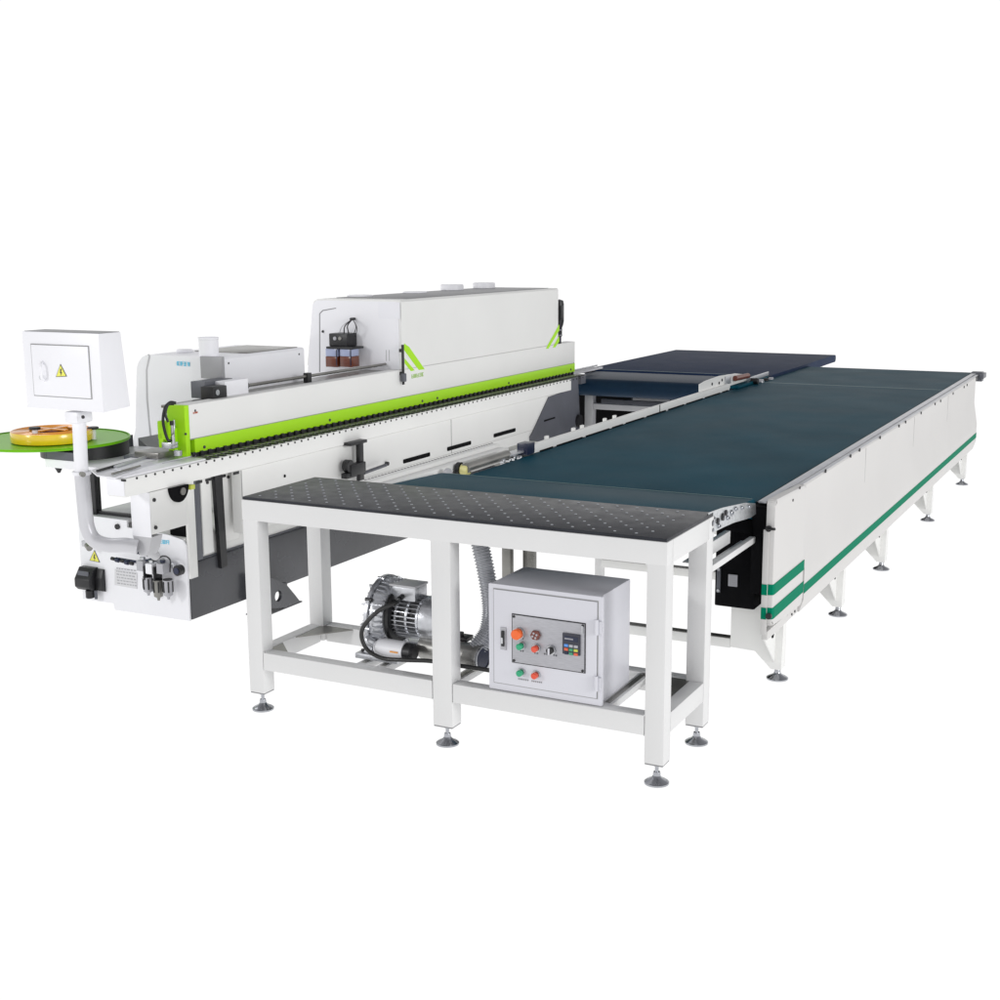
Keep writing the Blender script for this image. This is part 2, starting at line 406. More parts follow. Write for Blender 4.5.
# galvanised duct + hose
du = thing('air_duct', (-.93, .28, Z1), 'short grey galvanised duct lying behind the middle table leg under the hose', 'duct')
b = B(DUCT, BLACK)
b.cyl((-1.10, .21, .318), (-.84, .175, .318), .050, seg=36, bev=.002)
obj('duct_pipe', b, du)
b = B(STEEL, NAVYP)
p0, p1 = Vector((-.84, .175, .318)), Vector((-.815, .1715, .318))
b.cyl(p0, p1, .054, seg=36, m=DUCT, bev=.002)
d_ = (p1-p0).normalized(); b.cyl(p1+d_*.0005, p1+d_*.004, .046, seg=32, m=NAVYP, bev=.001)
b.lathe([(.046, 0), (.052, 0), (.052, .008), (.046, .008)], p1, d_, 32, STEEL)
obj('end_cap', b, du)
b = B(BLACK); b.box(-.965, -.90, .20, .26, .362, .380, .004); b.cyl((-.935, .22, .372), (-.935, .22, .396), .012, seg=10); b.cyl((-.97, .21, .375), (-.905, .21, .375), .008, seg=10)
obj('valve_clamp', b, du)
hp = [on('y', .30, 477, 528), on('y', .30, 481, 548), on('y', .29, 486, 572), on('y', .27, 490, 596), on('y', .25, 491, 615), on('y', .22, 487, 634), on('y', .19, 476, 650)]
b = B(HOSE)
n = 300
b.tube(hp, .034, seg=20, sub=30, rad=lambda k, N: (.0325+.0045*(1 if (k % 4) < 2 else -.25))*(1+.12*max(0, (k/N-.75))*3))
obj('flexible_hose', b, None, 'grey ribbed flexible hose hanging from under the black table top to the duct', 'hose')

# ================================================================== MAIN CONVEYOR
cv = thing('belt_conveyor', (-.7, 4.2, 0), 'long wide conveyor with dark teal belt and white side panel striped green', 'conveyor')
def rounded_slab(bl_, x0, x1, y0, y1, zt, zb, m):
    r = (zt-zb)/2; pts = []
    for k in range(9): a = PI/2+PI*k/8; pts.append((y0+r+r*math.cos(a), zb+r+r*math.sin(a)))
    for k in range(9): a = -PI/2+PI*k/8; pts.append((y1-r+r*math.cos(a), zb+r+r*math.sin(a)))
    bl_.prism(pts, 'x', x0, x1, m)
b = B(BELT, BELTLINE)
rounded_slab(b, -1.4375, -.032, 1.10, 7.40, .832, .762, BELT)
b.box(-1.425, -.032, 5.90, 5.915, .830, .8326, 0, BELTLINE)
obj('belt', b, cv)
# transfer section between table and main belt
b = B(BELT, BELTLINE)
tp = [(.520, .874), (.527, .882), (.545, .885), (1.07, .862), (1.085, .852), (1.088, .838), (1.07, .822), (.54, .832), (.524, .845)]
b.prism([tuple(p) for p in tp], 'x', -1.50, -.014, BELT)
b.prism([(1.060, .8626), (1.078, .8560), (1.079, .8580), (1.060, .8650)], 'x', -1.46, -.02, BELTLINE)
obj('transfer_belt', b, cv)
b = B(GALV, BLACK)
pl = [(710, 513.5), (725, 508), (748, 503), (757, 503.5), (757.5, 514), (752, 518), (735, 523), (725, 527.5), (716, 532), (710.5, 534)]
P = [on('x', 0, u, v) for u, v in pl]
b.prism([(p.y, p.z) for p in P], 'x', -.012, -.006)
for (u, v, r) in ((713, 523, .014), (714.5, 518, .009), (713, 530, .010), (719, 521, .012), (720, 526, .010), (724, 517, .015), (727, 513, .012), (729, 518, .010), (733, 513, .013), (737, 509, .010), (743, 508, .009), (750, 507, .008)):
    p = on('x', 0, u, v); b.cyl((-.007, p.y, p.z), (.000, p.y, p.z), r, seg=14, m=BLACK if r in (.012, .015) else CHROME, bev=.001); b.cyl((-.001, p.y, p.z), (.005, p.y, p.z), r*.5, seg=6, m=CHROME)
obj('side_plate', b, cv, 'bright galvanised plate with bolts at the table corner')
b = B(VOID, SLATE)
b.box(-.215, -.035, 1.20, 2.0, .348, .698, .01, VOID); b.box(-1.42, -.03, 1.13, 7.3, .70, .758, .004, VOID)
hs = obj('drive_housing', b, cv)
p = on('y', 1.196, 733, 580); b = B(LABEL, GPRINT); b.box(p.x-.020, p.x+.020, 1.192, 1.1985, p.z-.028, p.z+.024)
for k in range(5): b.box(p.x-.015, p.x+.014-.004*(k % 2), 1.1908, 1.1922, p.z-.020+k*.009, p.z-.017+k*.009, 0, GPRINT)
obj('rating_plate', b, hs)
p = on('y', 1.19, 762, 580); b = B(YGREEN); b.box(p.x-.018, p.x+.02, 1.18, 1.1985, p.z-.02, p.z+.02, .003); obj('plug', b, hs)
p = on('y', 1.196, 719, 580); b = B(STEEL, BLACK); b.box(p.x-.01, p.x+.008, 1.19, 1.1985, p.z-.055, p.z+.055, .003, SLATE)
for z in (-.045, .05): b.cyl((p.x, 1.19, p.z+z), (p.x, 1.184, p.z+z), .007, seg=10, m=STEEL)
obj('motor_bracket', b, hs)
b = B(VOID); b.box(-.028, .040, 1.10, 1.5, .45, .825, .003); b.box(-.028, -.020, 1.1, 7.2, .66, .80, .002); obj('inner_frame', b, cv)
for (x, y1, z0, z1) in ((-.020, 1.09, .672, .698), (-.075, .92, .700, .752)):
    b = B(WHITE); b.box(x-.012, x+.012, D+.003, y1, z0, z1, .002); b.box(x-.05, x-.012, D+.003, y1, z0, z0+.004, 0)
    obj('tie_bar', b, cv)
# side panel, folded sheet
def panel(x, y0, y1, zt, zb, bulge, name, cap=0):
    b = B(PANELW)
    pr = [(x-.055, zt-.004), (x-.006, zt), (x, zt-.008), (x+.001, zb+.37), (x+bulge, zb+.20), (x+bulge, zb+.06), (x+bulge-.018, zb), (x+bulge-.045, zb), (x+bulge-.045, zb+.015), (x+bulge-.006, zb+.065), (x+bulge-.006, zb+.197), (x-.005, zb+.365), (x-.006, zt-.012), (x-.055, zt-.010)]
    b.prism(pr, 'y', y0, y1)
    return b
b = panel(.055, 1.565, 6.95,   .838, .262, .030, '')
for y in (2.9, 4.3, 5.6):
    b.box(.0546, .0562, y, y+.003, .64, .826, 0, LINE)
sp_ = obj('side_panel', b, cv)
for u, v in ((825.5, 471), (850.5, 456), (859.5, 450), (880, 437.5), (899, 426), (905.5, 422), (921, 413), (935, 404), (940.5, 401), (953, 393.5), (964, 387), (967, 385)):
    p = on('x', .056, u, v); b = B(BLACK); b.cyl((.054, p.y, p.z), (.060, p.y, p.z), .009, seg=12); obj('screw', b, sp_)
# one long band that runs down the folded lower skirt
b = B(DGREEN)
b.box(.0845, .0865, 1.565, 6.948, .350, .392)
obj('green_stripe', b, sp_)
# near end cover
b = B(PANELW)
def rr(pts, r, n=5):
    out = []
    for i, p in enumerate(pts):
        a, c = Vector(pts[i-1]), Vector(pts[(i+1) % len(pts)]); p = Vector(p)
        u1 = (a-p).normalized(); u2 = (c-p).normalized()
        for k in range(n+1):
            t = k/n; q0 = p+u1*r*(1-t); q1 = p+u2*r*t
            out.append(tuple((p+u1*r*(1-t)**2+u2*r*t**2)))
    return out
E0 = .070
ec = [(1.06, .325), (1.06, .868), (1.56, .852), (1.56, .300)]
b.prism(rr(ec, .028), 'x', .042, E0+.012, PANELW, bev=.012)
b.box(.036, .060, 1.052, 1.0595, .290, .74, .002); b.box(.036, .062, 1.07, 1.56, .262, .30, .004)
en = obj('end_cover', b, cv)
for (za, zb_) in ((.462, .508), (.358, .408)):
    b = B(DGREEN)
    b.prism([(1.085, za+.0), (1.085, zb_), (1.5605, zb_+.0), (1.5605, za)], 'x', E0+.0123, E0+.0142)
    b.prism([(.0535, 1.0585), (.0705, 1.0585), (.0795, 1.0622), (.0838, 1.0712), (.0838, 1.0852), (.0812, 1.0852), (.0812, 1.073), (.077, 1.065), (.069, 1.0606), (.0535, 1.0606)], 'z', za, zb_); b.box(.0365, .0595, 1.0500, 1.0515, za, zb_)
    obj('green_stripe', b, en)
b = B(BLACK)
p = on('y', 1.055, 769, 528.5); b.cyl((p.x, 1.056, p.z), (p.x, 1.045, p.z), .013, seg=14); b.cyl((p.x, 1.046, p.z), (p.x+.03, 1.035, p.z+.004), .006, seg=10)
obj('latch_bolt', b, en)
p = on('y', 1.055, 769, 616); b = B(BLACK); b.cyl((p.x, 1.056, p.z), (p.x, 1.045, p.z), .013, seg=14); obj('screw', b, en)
for u, v in ((790, 500), (797, 487.5), (789, 614), (792, 611)):
    p = on('x', E0, u, v)
    b = B(BLACK); b.cyl((E0+.011, p.y, p.z), (E0+.015, p.y, p.z), .006, seg=10); obj('screw', b, en)
# top rail along the belt edge
b = B(ALU, BLACK)
b.box(-.028, .052, 1.16, 7.10, .800, .8335, .002, BLACK); b.box(-.012, .022, 1.13, 7.2, .834, .842, .001, ALU); b.box(.030, .050, 1.16, 7.12, .834, .8385, .001, ALU)
obj('edge_rail', b, cv)
b = B(SLATE); b.box(-.02, .07, 7.21, 7.31, .775, .850, .006); b.box(.05, .085, 7.17, 7.34, .80, .84, .004); obj('end_bracket', b, cv)
# portal legs
def portal(y):
    b = B(WARM, VOID)
    b.prism([(-.178, .60), (-.178, .128), (-.065, .124), (.008, .052), (.055, .052), (.060, .30), (.060, .60)], 'y', y, y+.006, WARM)
    b.box(.002, .054, y+.0065, y+.075, .0525, .60, .003, WARM)
    b.box(-.178, -.0005, y+.069, y+.075, .129, .60, 0, WARM)
    b.prism([(y-.20, .26), (y-.0005, .26), (y-.0005, .085)], 'x', .020, .026, WARM)
    b.cyl((.0262, y-.055, .225), (.030, y-.055, .225), .014, seg=12, m=VOID)
    lg = obj('support_leg', b, cv); foot(lg, .030, y+.035, .053, .048)
    b = B(SHUT if y < 1.5 else WHITE); b.box(-1.335, -1.29, y+.02, y+.06, .055, .70, .003)  # near posts take a darker material as painted shade
    if y < 1.5: b.box(-1.262, -1.205, y+.10, y+.14, .055, .70, .003)
    else: b.prism([(-1.289, .166), (-1.289, .26), (-1.18, .166)], 'y', y+.02, y+.026)
    lg = obj('support_leg', b, cv); foot(lg, -1.312, y+.04, .056, .04)
    b = B(WARM, SHUT); b.box(-1.289, -.179, y+.0, y+.05, .122, .166, .003); b.box(-1.285, -.185, y+.002, y+.048, .1662, .168, 0, SHUT)
    obj('cross_beam', b, cv)
for y in (1.335, 2.48, 3.57, 5.13, 6.68): portal(y)

# white guide rails left of the belt
gr = thing('guide_rail', (-1.48, 4.0, .6), 'long white slotted guide rail along the left edge of the teal belt', 'rail')
b = B(WARM, VOID)
b.box(-1.470, -1.440, 1.93, 5.25, .835, .880, .003)
y = 2.0
random.seed(3)
while y < 5.2:
    ln = random.choice((.16, .30, .34)); b.box(-1.4405, -1.436, y, min(y+ln, 5.2), .8315, .8405, 0, VOID); y += ln+.05
for y in (2.15, 2.5, 2.62, 2.95, 3.1): b.box(-1.485, -1.470, y, y+.03, .86, .894, .002)
b.box(-1.4405, -1.4385, 3.78, 3.79, .84, .885, 0, VOID)
obj('rail_bar', b, gr)
b = B(WARM, BLACK, VOID)
ep = [on('x', -1.45, u, v) for u, v in ((702, 397), (702, 384.5), (708, 381), (722, 376), (738, 373.5), (748, 374.5), (750, 383))]
b.prism([(p.y, p.z) for p in ep], 'x', -1.474, -1.468, WARM)
for u, v in ((712, 384), (719, 383), (722, 380), (728, 380)):
    p = on('x', -1.467, u, v); b.cyl((-1.469, p.y, p.z), (-1.463, p.y, p.z), .010, seg=10, m=BLACK)
p = on('x', -1.46, 728, 380); b.box(-1.467, -1.455, p.y-.06, p.y+.06, p.z-.03, p.z+.03, .003, ALU)
obj('end_plate', b, gr)
b = B(BROWN); p0 = on('x', -1.45, 735, 378.5); p1 = on('x', -1.45, 750, 379); b.cyl(p0, (p0.x, p0.y+.33, p0.z-.008), .020, seg=16, bev=.004); obj('roller', b, gr)
b = B(ALU, BLACK)
for i, (u, v) in enumerate(((752, 381), (757, 382), (762, 381), (767, 380))):
    p = on('x', -1.42, u, v); b.cyl((-1.43, p.y, p.z), (-1.37, p.y, p.z), .024, seg=16, m=ALU if i % 2 else BLACK, bev=.003)
p = on('x', -1.42, 752, 378); p2 = on('x', -1.42, 770, 377); b.box(-1.44, -1.43, p.y, p2.y, .84, .885, .003, ALU)
obj('tension_bracket', b, gr)

ir = thing('infeed_rail', (-1.56, 1.3, .6), 'short ribbed white rail with a grey roller and yellow knob behind the table', 'rail')
b = B(WARM, LINE)
b.box(-1.60, -1.55, .60, 1.86, .832, .868, .003); b.box(-1.66, -1.604, .62, 1.86, .845, .885, .003)
for k in range(44): b.box(-1.648, -1.640, .64+k*.028, .652+k*.028, .885, .888, 0, LINE)
b.box(-1.66, -1.55, .60, 1.90, .80, .832, .002, LINE)
obj('rail_bar', b, ir)
b = B(SHUT, BLACK); b.cyl((-1.49, 1.28, .852), (-1.49, 1.72, .852), .026, seg=20, bev=.002); obj('roller', b, ir)
b = B(CREAM, BLACK)
p = on('x', -1.50, 465, 470); b.cyl((-1.52, p.y, p.z), (-1.478, p.y, p.z), .030, seg=10, m=CREAM, bev=.006); b.cyl((-1.478, p.y, p.z), (-1.47, p.y, p.z), .010, seg=10, m=BLACK); b.cyl((-1.54, p.y, p.z+.002), (-1.52, p.y, p.z+.002), .034, seg=18, m=BLACK)
b.cyl((-1.50, p.y-.01, p.z-.05), (-1.47, p.y-.01, p.z-.05), .014, seg=12, m=WARM)
obj('adjusting_knob', b, ir)
b = B(LGREY); p = on('x', -1.50, 449, 475); b.cyl((-1.515, p.y, p.z-.004), (-1.50, p.y, p.z-.004), .036, seg=24, bev=.002); obj('end_disc', b, ir)
b = B(ALU, BLACK, NAVYP)
for u, v, r in ((503, 461, .012), (509, 460, .010), (514, 458, .014), (520, 457.5, .010), (506, 464, .008)):
    p = on('x', -1.46, u, v); b.cyl((-1.49, p.y, p.z), (-1.45, p.y, p.z), r, seg=10, m=random.choice((ALU, STEEL)), bev=.002)
b.box(-1.52, -1.46, 1.70, 1.95, .848, .858, .002, ALU); b.box(-1.60, -1.50, 1.78, 2.2, .78, .855, .006, SHUT)
p = on('x', -1.45, 529, 452); b.box(-1.50, -1.44, p.y-.04, p.y+.05, .835, .895, .004, NAVYP)
obj('joint_block', b, ir)

# ================================================================== FAR CONVEYOR
fc = thing('return_conveyor', (-2.2, 6.7, 0), 'dark navy return conveyor behind, between the edge banding machine and the long teal belt', 'conveyor')
b = B(BELT, BELTLINE)
rounded_slab(b, -2.85, -1.49, 5.42, 6.12, .850, .712, BELT2)
obj('roller_belt', b, fc)
b = B(NAVY, BELTLINE); rounded_slab(b, -2.985, -1.405, 6.12, 8.42, .856, .79, NAVY); b.box(-2.98, -1.41, 6.17, 6.18, .855, .8575, 0, BELTLINE); b.box(-1.48, -1.405, 5.35, 6.2, .835, .856, .003, BELT)
obj('belt', b, fc)
b = B(ALU, BLACK); b.box(-2.885, -2.852, 5.36, 6.20, .860, .874, .002, COOL); b.box(-2.98, -2.89, 5.95, 6.3, .84, .858, .002, BLACK); b.cyl((-2.866, 5.485, .785), (-2.851, 5.485, .785), .060, seg=24, m=SLATE); obj('edge_strip', b, fc)
b = B(SLATE, VOID)  # dark sheets stand in for the shade under this conveyor
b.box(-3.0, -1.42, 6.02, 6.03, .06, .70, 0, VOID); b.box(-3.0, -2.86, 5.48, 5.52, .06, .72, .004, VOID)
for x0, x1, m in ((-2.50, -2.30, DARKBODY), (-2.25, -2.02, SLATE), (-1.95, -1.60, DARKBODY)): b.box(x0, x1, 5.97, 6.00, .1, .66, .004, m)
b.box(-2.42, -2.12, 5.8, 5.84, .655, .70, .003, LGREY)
obj('under_shade_panel', b, fc)
for x in (-2.70, -1.60):
    b = B(LGREY); b.box(x-.035, x+.035, 5.55, 5.62, .055, .710, .004); lg = obj('support_leg', b, fc); foot(lg, x, 5.585, .055)
for x in (-2.9, -1.5):
    b = B(WARM); b.box(x-.035, x+.035, 8.1, 8.17, .055, .788, .004); lg = obj('support_leg', b, fc); foot(lg, x, 8.135, .055)
b = B(LGREY); b.box(-2.664, -1.636, 5.56, 5.61, .595, .640, .003); b.box(-2.664, -1.636, 5.72, 5.76, .62, .66, .003, SLATE); obj('cross_beam', b, fc)
b = B(SLATE, BLACK)
b.box(-2.82, -2.765, 5.46, 5.52, .06, .70, .003, BLACK); b.cyl((-2.66, 5.16, .50), (-2.66, 5.16, .79), .010, seg=12, m=BLACK); b.box(-2.70, -2.64, 5.13, 5.20, .50, .60, .01, BLACK); b.cyl((-2.64, 5.165, .55), (-2.60, 5.165, .55), .05, seg=16, m=BLACK)  # tall black column added to fill the shaded gap beside the guard
obj('spindle_and_shade_column', b, fc)

# ================================================================== EDGE BANDING MACHINE
eb = thing('edge_banding_machine', (-3.0, 3.0, 0), 'long white edge banding machine with lime green pressure beam and two cover hoods', 'machine')
XM, XB, XS = -2.727, -2.62, -2.63
b = B(DARKBODY, WHITE)
b.box(-3.20, XM+.004, .712, 5.10, .09, .375, .008, DARKBODY); b.box(-3.42, -3.201, .712, 5.10, .135, .375, .004, DARKBODY); b.box(-3.40, XM-.012, .712, 5.08, .375, .50, .004, WARM)
b.box(-3.40, XM-.004, .72, 5.06, .372, .384, .003, SLATE)
b.box(-3.40, XM-.006, 1.30, 5.06, .50, .86, 0, WARM)
b.box(-3.40, -2.95, 1.30, 2.75, .86, .93, 0, WARM)
obj('base', b, eb)
# front plate of base (white, with stepped lower edge)
fp = [(-3.430, .118), (-3.222, .119), (-3.216, .086), (-2.729, .088), (-2.727, .47), (-2.745, .495), (-2.83, .512), (-3.10, .525), (-3.10, .560), (-3.425, .565)]
b = B(COOL, VOID); b.prism(fp, 'y', .700, .711)
b.box(-3.42, -3.10, .712, 1.29, .548, .562, .002, LGREY)
b.box(-2.86, -2.735, .74, .90, .50, .60, .003, VOID)
front = obj('front_plate', b, eb)
b = B(BLACK); p = on('y', .70, 118, 526.5); b.cyl((p.x, .701, p.z), (p.x, .690, p.z), .014, seg=14); obj('cap_screw', b, front)
def fpt(u, v, y=.70): p = on('y', y, u, v); return (p.x, p.z)
# warning sign
def warning(parent, pts, axis, val, bolt=True):
    b = B(PRINT, SIGNY)
    ii = [k for k in range(3) if 'xyz'[k] != axis]
    P = [on(axis, val, u, v) for u, v in pts]; P = [Vector((p[ii[0]], p[ii[1]])) for p in P]
    c = sum(P, Vector((0, 0)))/3
    b.prism([tuple(p) for p in P], axis, val-.0010, val+.0005, PRINT)
    b.prism([tuple(c+(p-c)*.86) for p in P], axis, val-.0018, val-.0009, SIGNY)
    h = (P[0]-c).length; X = Vector((1, 0)); Zv = Vector((0, 1))
    z_ = [(-.02, .50), (.16, .50), (.04, .10), (.2, .10), (-.06, -.38), (.0, -.02), (-.16, -.02)]
    b.prism([tuple(c+X*a*h+Zv*(bb*h-.05*h)) for a, bb in z_], axis, val-.0026, val-.0017, PRINT)
    return obj('warning_sign', b, parent)
warning(front, [(94.5, 550), (89.5, 560.5), (100, 562.5)], 'y', .699)
# power inlet
b = B(BLACK, SLATE)
x0, z1 = fpt(83.5, 566); x1, z0 = fpt(106, 587)
z1 = fpt(90, 566)[1]; z0 = fpt(85, 585)[1]
b.prism([(.70, z0-.01), (.70, z1), (.668, z1), (.63, z1-.055), (.63, z0+.01), (.65, z0-.01)], 'x', x0, x1-.045, BLACK, bev=.005)
b.prism([(.70, z0-.02), (.70, z1-.006), (.685, z1-.006), (.672, z1-.05), (.672, z0-.01)], 'x', x1-.045, x1, BLACK, bev=.003)
b.box(x0+.012, x1-.06, .642, .650, z1-.045, z1-.015, .003, SLATE)
b.cyl(((x0+x1)/2-.0, .66, z0-.008), ((x0+x1)/2, .66, z0-.05), .022, seg=16, m=BLACK, bev=.003); b.cyl(((x0+x1)/2+.03, .67, z0-.01), ((x0+x1)/2+.03, .67, z0-.055), .008, seg=10, m=SLATE)
obj('power_inlet', b, front)
b = B(LABEL, GPRINT)
P = [on('y', .70, u, v) for u, v in ((115, 569), (137.5, 573), (137.5, 589), (115, 585))]
b.prism([(p.x, p.z) for p in P], 'y', .6975, .7002, mat('nameplate', (.66, .66, .68, 1), .4))
xa, xb, za, zb_ = P[0].x, P[1].x, P[2].z, P[0].z
for k in range(6):
    z = za+.014+k*.0155; x = xa+.012
    while x < xb-.015:
        w = random.uniform(.006, .018); b.box(x, min(x+w, xb-.008), .6966, .6976, z, z+.0055, 0, GPRINT); x += w+.006
obj('nameplate', b, front)
b = B(STEEL, NAVYP); p = on('y', .70, 93, 543.5); b.box(p.x-.04, p.x+.025, .66, .70, p.z-.012, p.z+.02, .005, STEEL); b.cyl((p.x+.0, .66, p.z), (p.x+.03, .645, p.z-.012), .016, seg=14, m=SHUT); obj('door_lock', b, front)
def glyphs(bl_, axis, val, off, u0, v0, u1, v1, n, m, hpx=4.5):
    """row of small blocky characters printed on the plane between two surveyed points"""
    A, Bp = on(axis, val, u0, v0), on(axis, val, u1, v1); T = on(axis, val, u0, v0-hpx); up = T-A; dr = (Bp-A)/n
    rnd = random.Random(n*7+int(u0))
    for i in range(n):
        o = A+dr*i
        bars = [(0, .0, .78, .16), (0, .42, .78, .58), (0, .84, .78, 1), (0, 0, .16, 1), (.62, 0, .78, 1), (.31, 0, .47, 1)]
        for bb in rnd.sample(bars, 4):
            pts = [o+dr*bb[0]+up*bb[1], o+dr*bb[2]+up*bb[1], o+dr*bb[2]+up*bb[3], o+dr*bb[0]+up*bb[3]]
            k = [k for k in range(3) if 'xyz'[k] != axis]
            bl_.prism([(p[k[0]], p[k[1]]) for p in pts], axis, val+off, val+off+(.0012 if off >= 0 else -.0012)*(1+.05*bars.index(bb)), m)
b = B(BLUE); glyphs(b, 'y', .70, -.0005, 155.5, 543, 170, 544.5, 4, BLUE, 4); obj('blue_lettering', b, front)
# air preparation unit
au = B(STEEL)
b = B(LABEL, STEEL, BLACK, COOL)
def fy(u, v, y=.64): p = on('y', y, u, v); return Vector((p.x, y, p.z))
for i, (u, v) in enumerate(((143, 565), (152, 568), (163, 568))):
    c = fy(u, v); b.box(c.x-.021, c.x+.021, .615, .665, c.z-.026, c.z+.026, .004, COOL if i == 1 else LABEL)
    b.cyl(c+Vector((0, 0, .026)), c+Vector((0, 0, .042)), .014, seg=16, m=STEEL if i != 2 else NAVYP, bev=.002)
b.cyl(fy(116, 559)+Vector((0, .01, 0)), fy(142, 563.5)+Vector((0, .01, 0)), .007, seg=10, m=NAVYP); b.cyl(fy(136, 552)+Vector((0, .01, 0)), fy(152, 556)+Vector((0, .01, 0)), .006, seg=10, m=NAVYP)
a0, a1 = fy(139, 563), fy(170, 569)
b.box(a0.x+.005, a1.x, .665, .69, a0.z-.015, a0.z+.012, .003, STEEL)
for u, v in ((147.5, 572), (157.5, 573)): c = fy(u, v); b.box(c.x-.004, c.x+.004, .612, .668, c.z-.035, c.z+.035, .002, BLACK)
ap = obj('air_preparation_unit', b, eb)
for u, v, l_, m in ((148, 584, .058, LABEL), (158, 587, .068, BLACK), (168, 587, .062, LABEL)):
    b = B(m, BLACK); c = fy(u, v)
    b.lathe([(0, -l_), (.006, -l_), (.008, -l_+.012), (.022, -l_+.022), (.024, .0), (.024, .036), (0, .036)], c, (0, 0, 1), 20, m if m != BLACK else SHUT)
    for a in range(6):
        an = a*PI/3+.3; b.box(c.x+.0245*math.cos(an)-.003, c.x+.0245*math.cos(an)+.003, c.y+.0245*math.sin(an)-.003, c.y+.0245*math.sin(an)+.003, c.z-.024, c.z+.03, .001, BLACK)
    b.cyl(c+Vector((0, 0, .030)), c+Vector((0, 0, .040)), .023, seg=20, m=BLACK)
    obj('filter_bowl', b, ap)
b = B(NAVYP, BLACK, STEEL)
for i in range(5): c = fy(113+i*4.7, 558.5+i*1.2); b.cyl(c+Vector((-.012, 0, 0)), c+Vector((.010, 0, -.002)), .013 if i % 2 else .009, seg=12, m=NAVYP if i % 2 else BLACK, bev=.002)
for i in range(4): c = fy(137+i*4, 552.5+i*.8); b.cyl(c+Vector((-.010, 0, 0)), c+Vector((.008, 0, -.002)), .009 if i % 2 else .007, seg=12, m=NAVYP, bev=.002)
b.tube([fy(150, 556), fy(155, 561), fy(163, 556), fy(170, 560), fy(170, 572)], .0035, m=BLACK)
b.cyl(fy(140, 563), fy(158, 556), .004, seg=8, m=NAVYP)
obj('push_fittings', b, ap)
b = B(BLACK, NAVYP); c = fy(176.5, 571, .62); b.cyl(c+Vector((0, .035, 0)), c, .026, seg=24, bev=.003); b.cyl(c, c+Vector((0, -.004, 0)), .016, seg=20, m=NAVYP); obj('pressure_gauge', b, ap)

# track beam and side panels
b = B(WARM, BLACK, COOL)
b.box(XB-.10, XB, .192, 5.03, .803, .888, .004); b.box(XB-.103, XB-.002, .188, .1915, .81, .885, 0, COOL)
for k in range(84): b.cyl((XB-.001, .27+k*.0600, .880), (XB+.003, .27+k*.0600, .880), .0058, seg=8, m=BLACK)
for u, v, w in ((199, 482, .045), (236, 473, .045), (131, 480, 0)):
    if w: p = on('x', XB, u, v); b.box(XB-.001, XB+.002, p.y-w/2, p.y+w/2, p.z-.007, p.z+.007, 0, BLACK)
p = on('y', .19, 124, 480); b.box(p.x-.012, p.x+.014, .183, .189, p.z-.006, p.z+.004, .001, BLACK)
obj('track_beam', b, eb)
b = B(WARM, LINE, VOID)
b.box(XS-.06, XS, 1.02, 5.12, .475, .800, .003)
for y in (1.022, 3.17): b.box(XS-.001, XS+.0012, y, y+.006, .58, .798, 0, LINE)
for (ua, va, ub, vb) in ((403, 462.3, 430, 453.3), (447, 449.6, 471, 442), (493.5, 436, 515.5, 429.2)):
    pa, pb = on('x', XS, ua, va), on('x', XS, ub, vb); z = (pa.z+pb.z)/2
    b.prism(rr([(pa.y, z-.014), (pa.y, z+.012), (pb.y, z+.012), (pb.y, z-.014)], .010, 3), 'x', XS+.0003, XS+.0015, VOID)
p = on('x', XS, 284.5, 476); b.cyl((XS, p.y, p.z), (XS+.004, p.y, p.z), .008, seg=10, m=VOID)
b.box(XS-.0002, XS+.0012, 1.05, 5.1, .578, .580, 0, mat('faint_seam', (.52, .52, .5, 1), .6))
sidep = obj('side_panel', b, eb)
b = B(SLATE, VOID)
dp = [on('x', XS, u, v) for u, v in ((530, 449), (529, 437), (532, 432), (548, 397), (562, 392), (566, 379), (577, 377), (580, 440))]
b.prism([(p.y, p.z) for p in dp], 'x', XS+.0015, XS+.008, SLATE)  # slate colour carries the shade of the return conveyor
pa, pb = on('x', XS, 543, 421), on('x', XS, 554, 417.5); b.prism([(pa.y, pa.z-.006), (pa.y, pa.z+.006), (pb.y, pb.z+.006), (pb.y, pb.z-.006)], 'x', XS+.008, XS+.0095, VOID)
obj('end_guard', b, eb, 'angled guard plate, dark grey with the conveyor shade put into its colour')
# recess columns
b = B(WHITE, SHUT, SLATE)
b.box(XM-.003, XM+.012, .708, .765, .30, .80, .003, WARM); b.box(XM-.004, XM+.006, .767, .815, .378, .80, .002, SLATE); b.box(XM-.003, XM+.012, .817, .89, .40, .80, .003, WARM)
b.box(XM-.003, XM+.010, .975, 1.10, .43, .80, .003, WARM)
obj('recess_cover', b, eb)
b = B(BLACK); b.prism([(.905, .80), (.962, .80), (.972, .312), (.925, .308)], 'x', XM+.004, XM+.028); obj('cable_channel', b, eb)
for u, v in ((207, 482.5), (228, 477), (241, 473.5), (192, 487), (241, 508)): p = on('x', XM+.012, u, v); b = B(BLACK); b.cyl((XM+.01, p.y, p.z), (XM+.018, p.y, p.z), .008, seg=10); obj('screw', b, eb)
b = B(BLACK); p = on('x', XM+.012, 217, 477); b.box(XM+.010, XM+.02, p.y-.09, p.y+.06, p.z-.008, p.z+.004)
obj('channel_cap', b, eb)
b = B(BLACK, SLATE)
sx_ = -2.585
def sp3(u, v, x=sx_): return on('x', x, u, v)
a, c = sp3(359.5, 443), sp3(359.5, 483); b.box(sx_-.012, sx_+.012, a.y-.022, a.y+.022, c.z-.02, a.z, .002)
a = sp3(358, 442); b.box(-2.628, sx_+.01, a.y-.09, a.y+.08, a.z-.012, a.z+.006, .002)
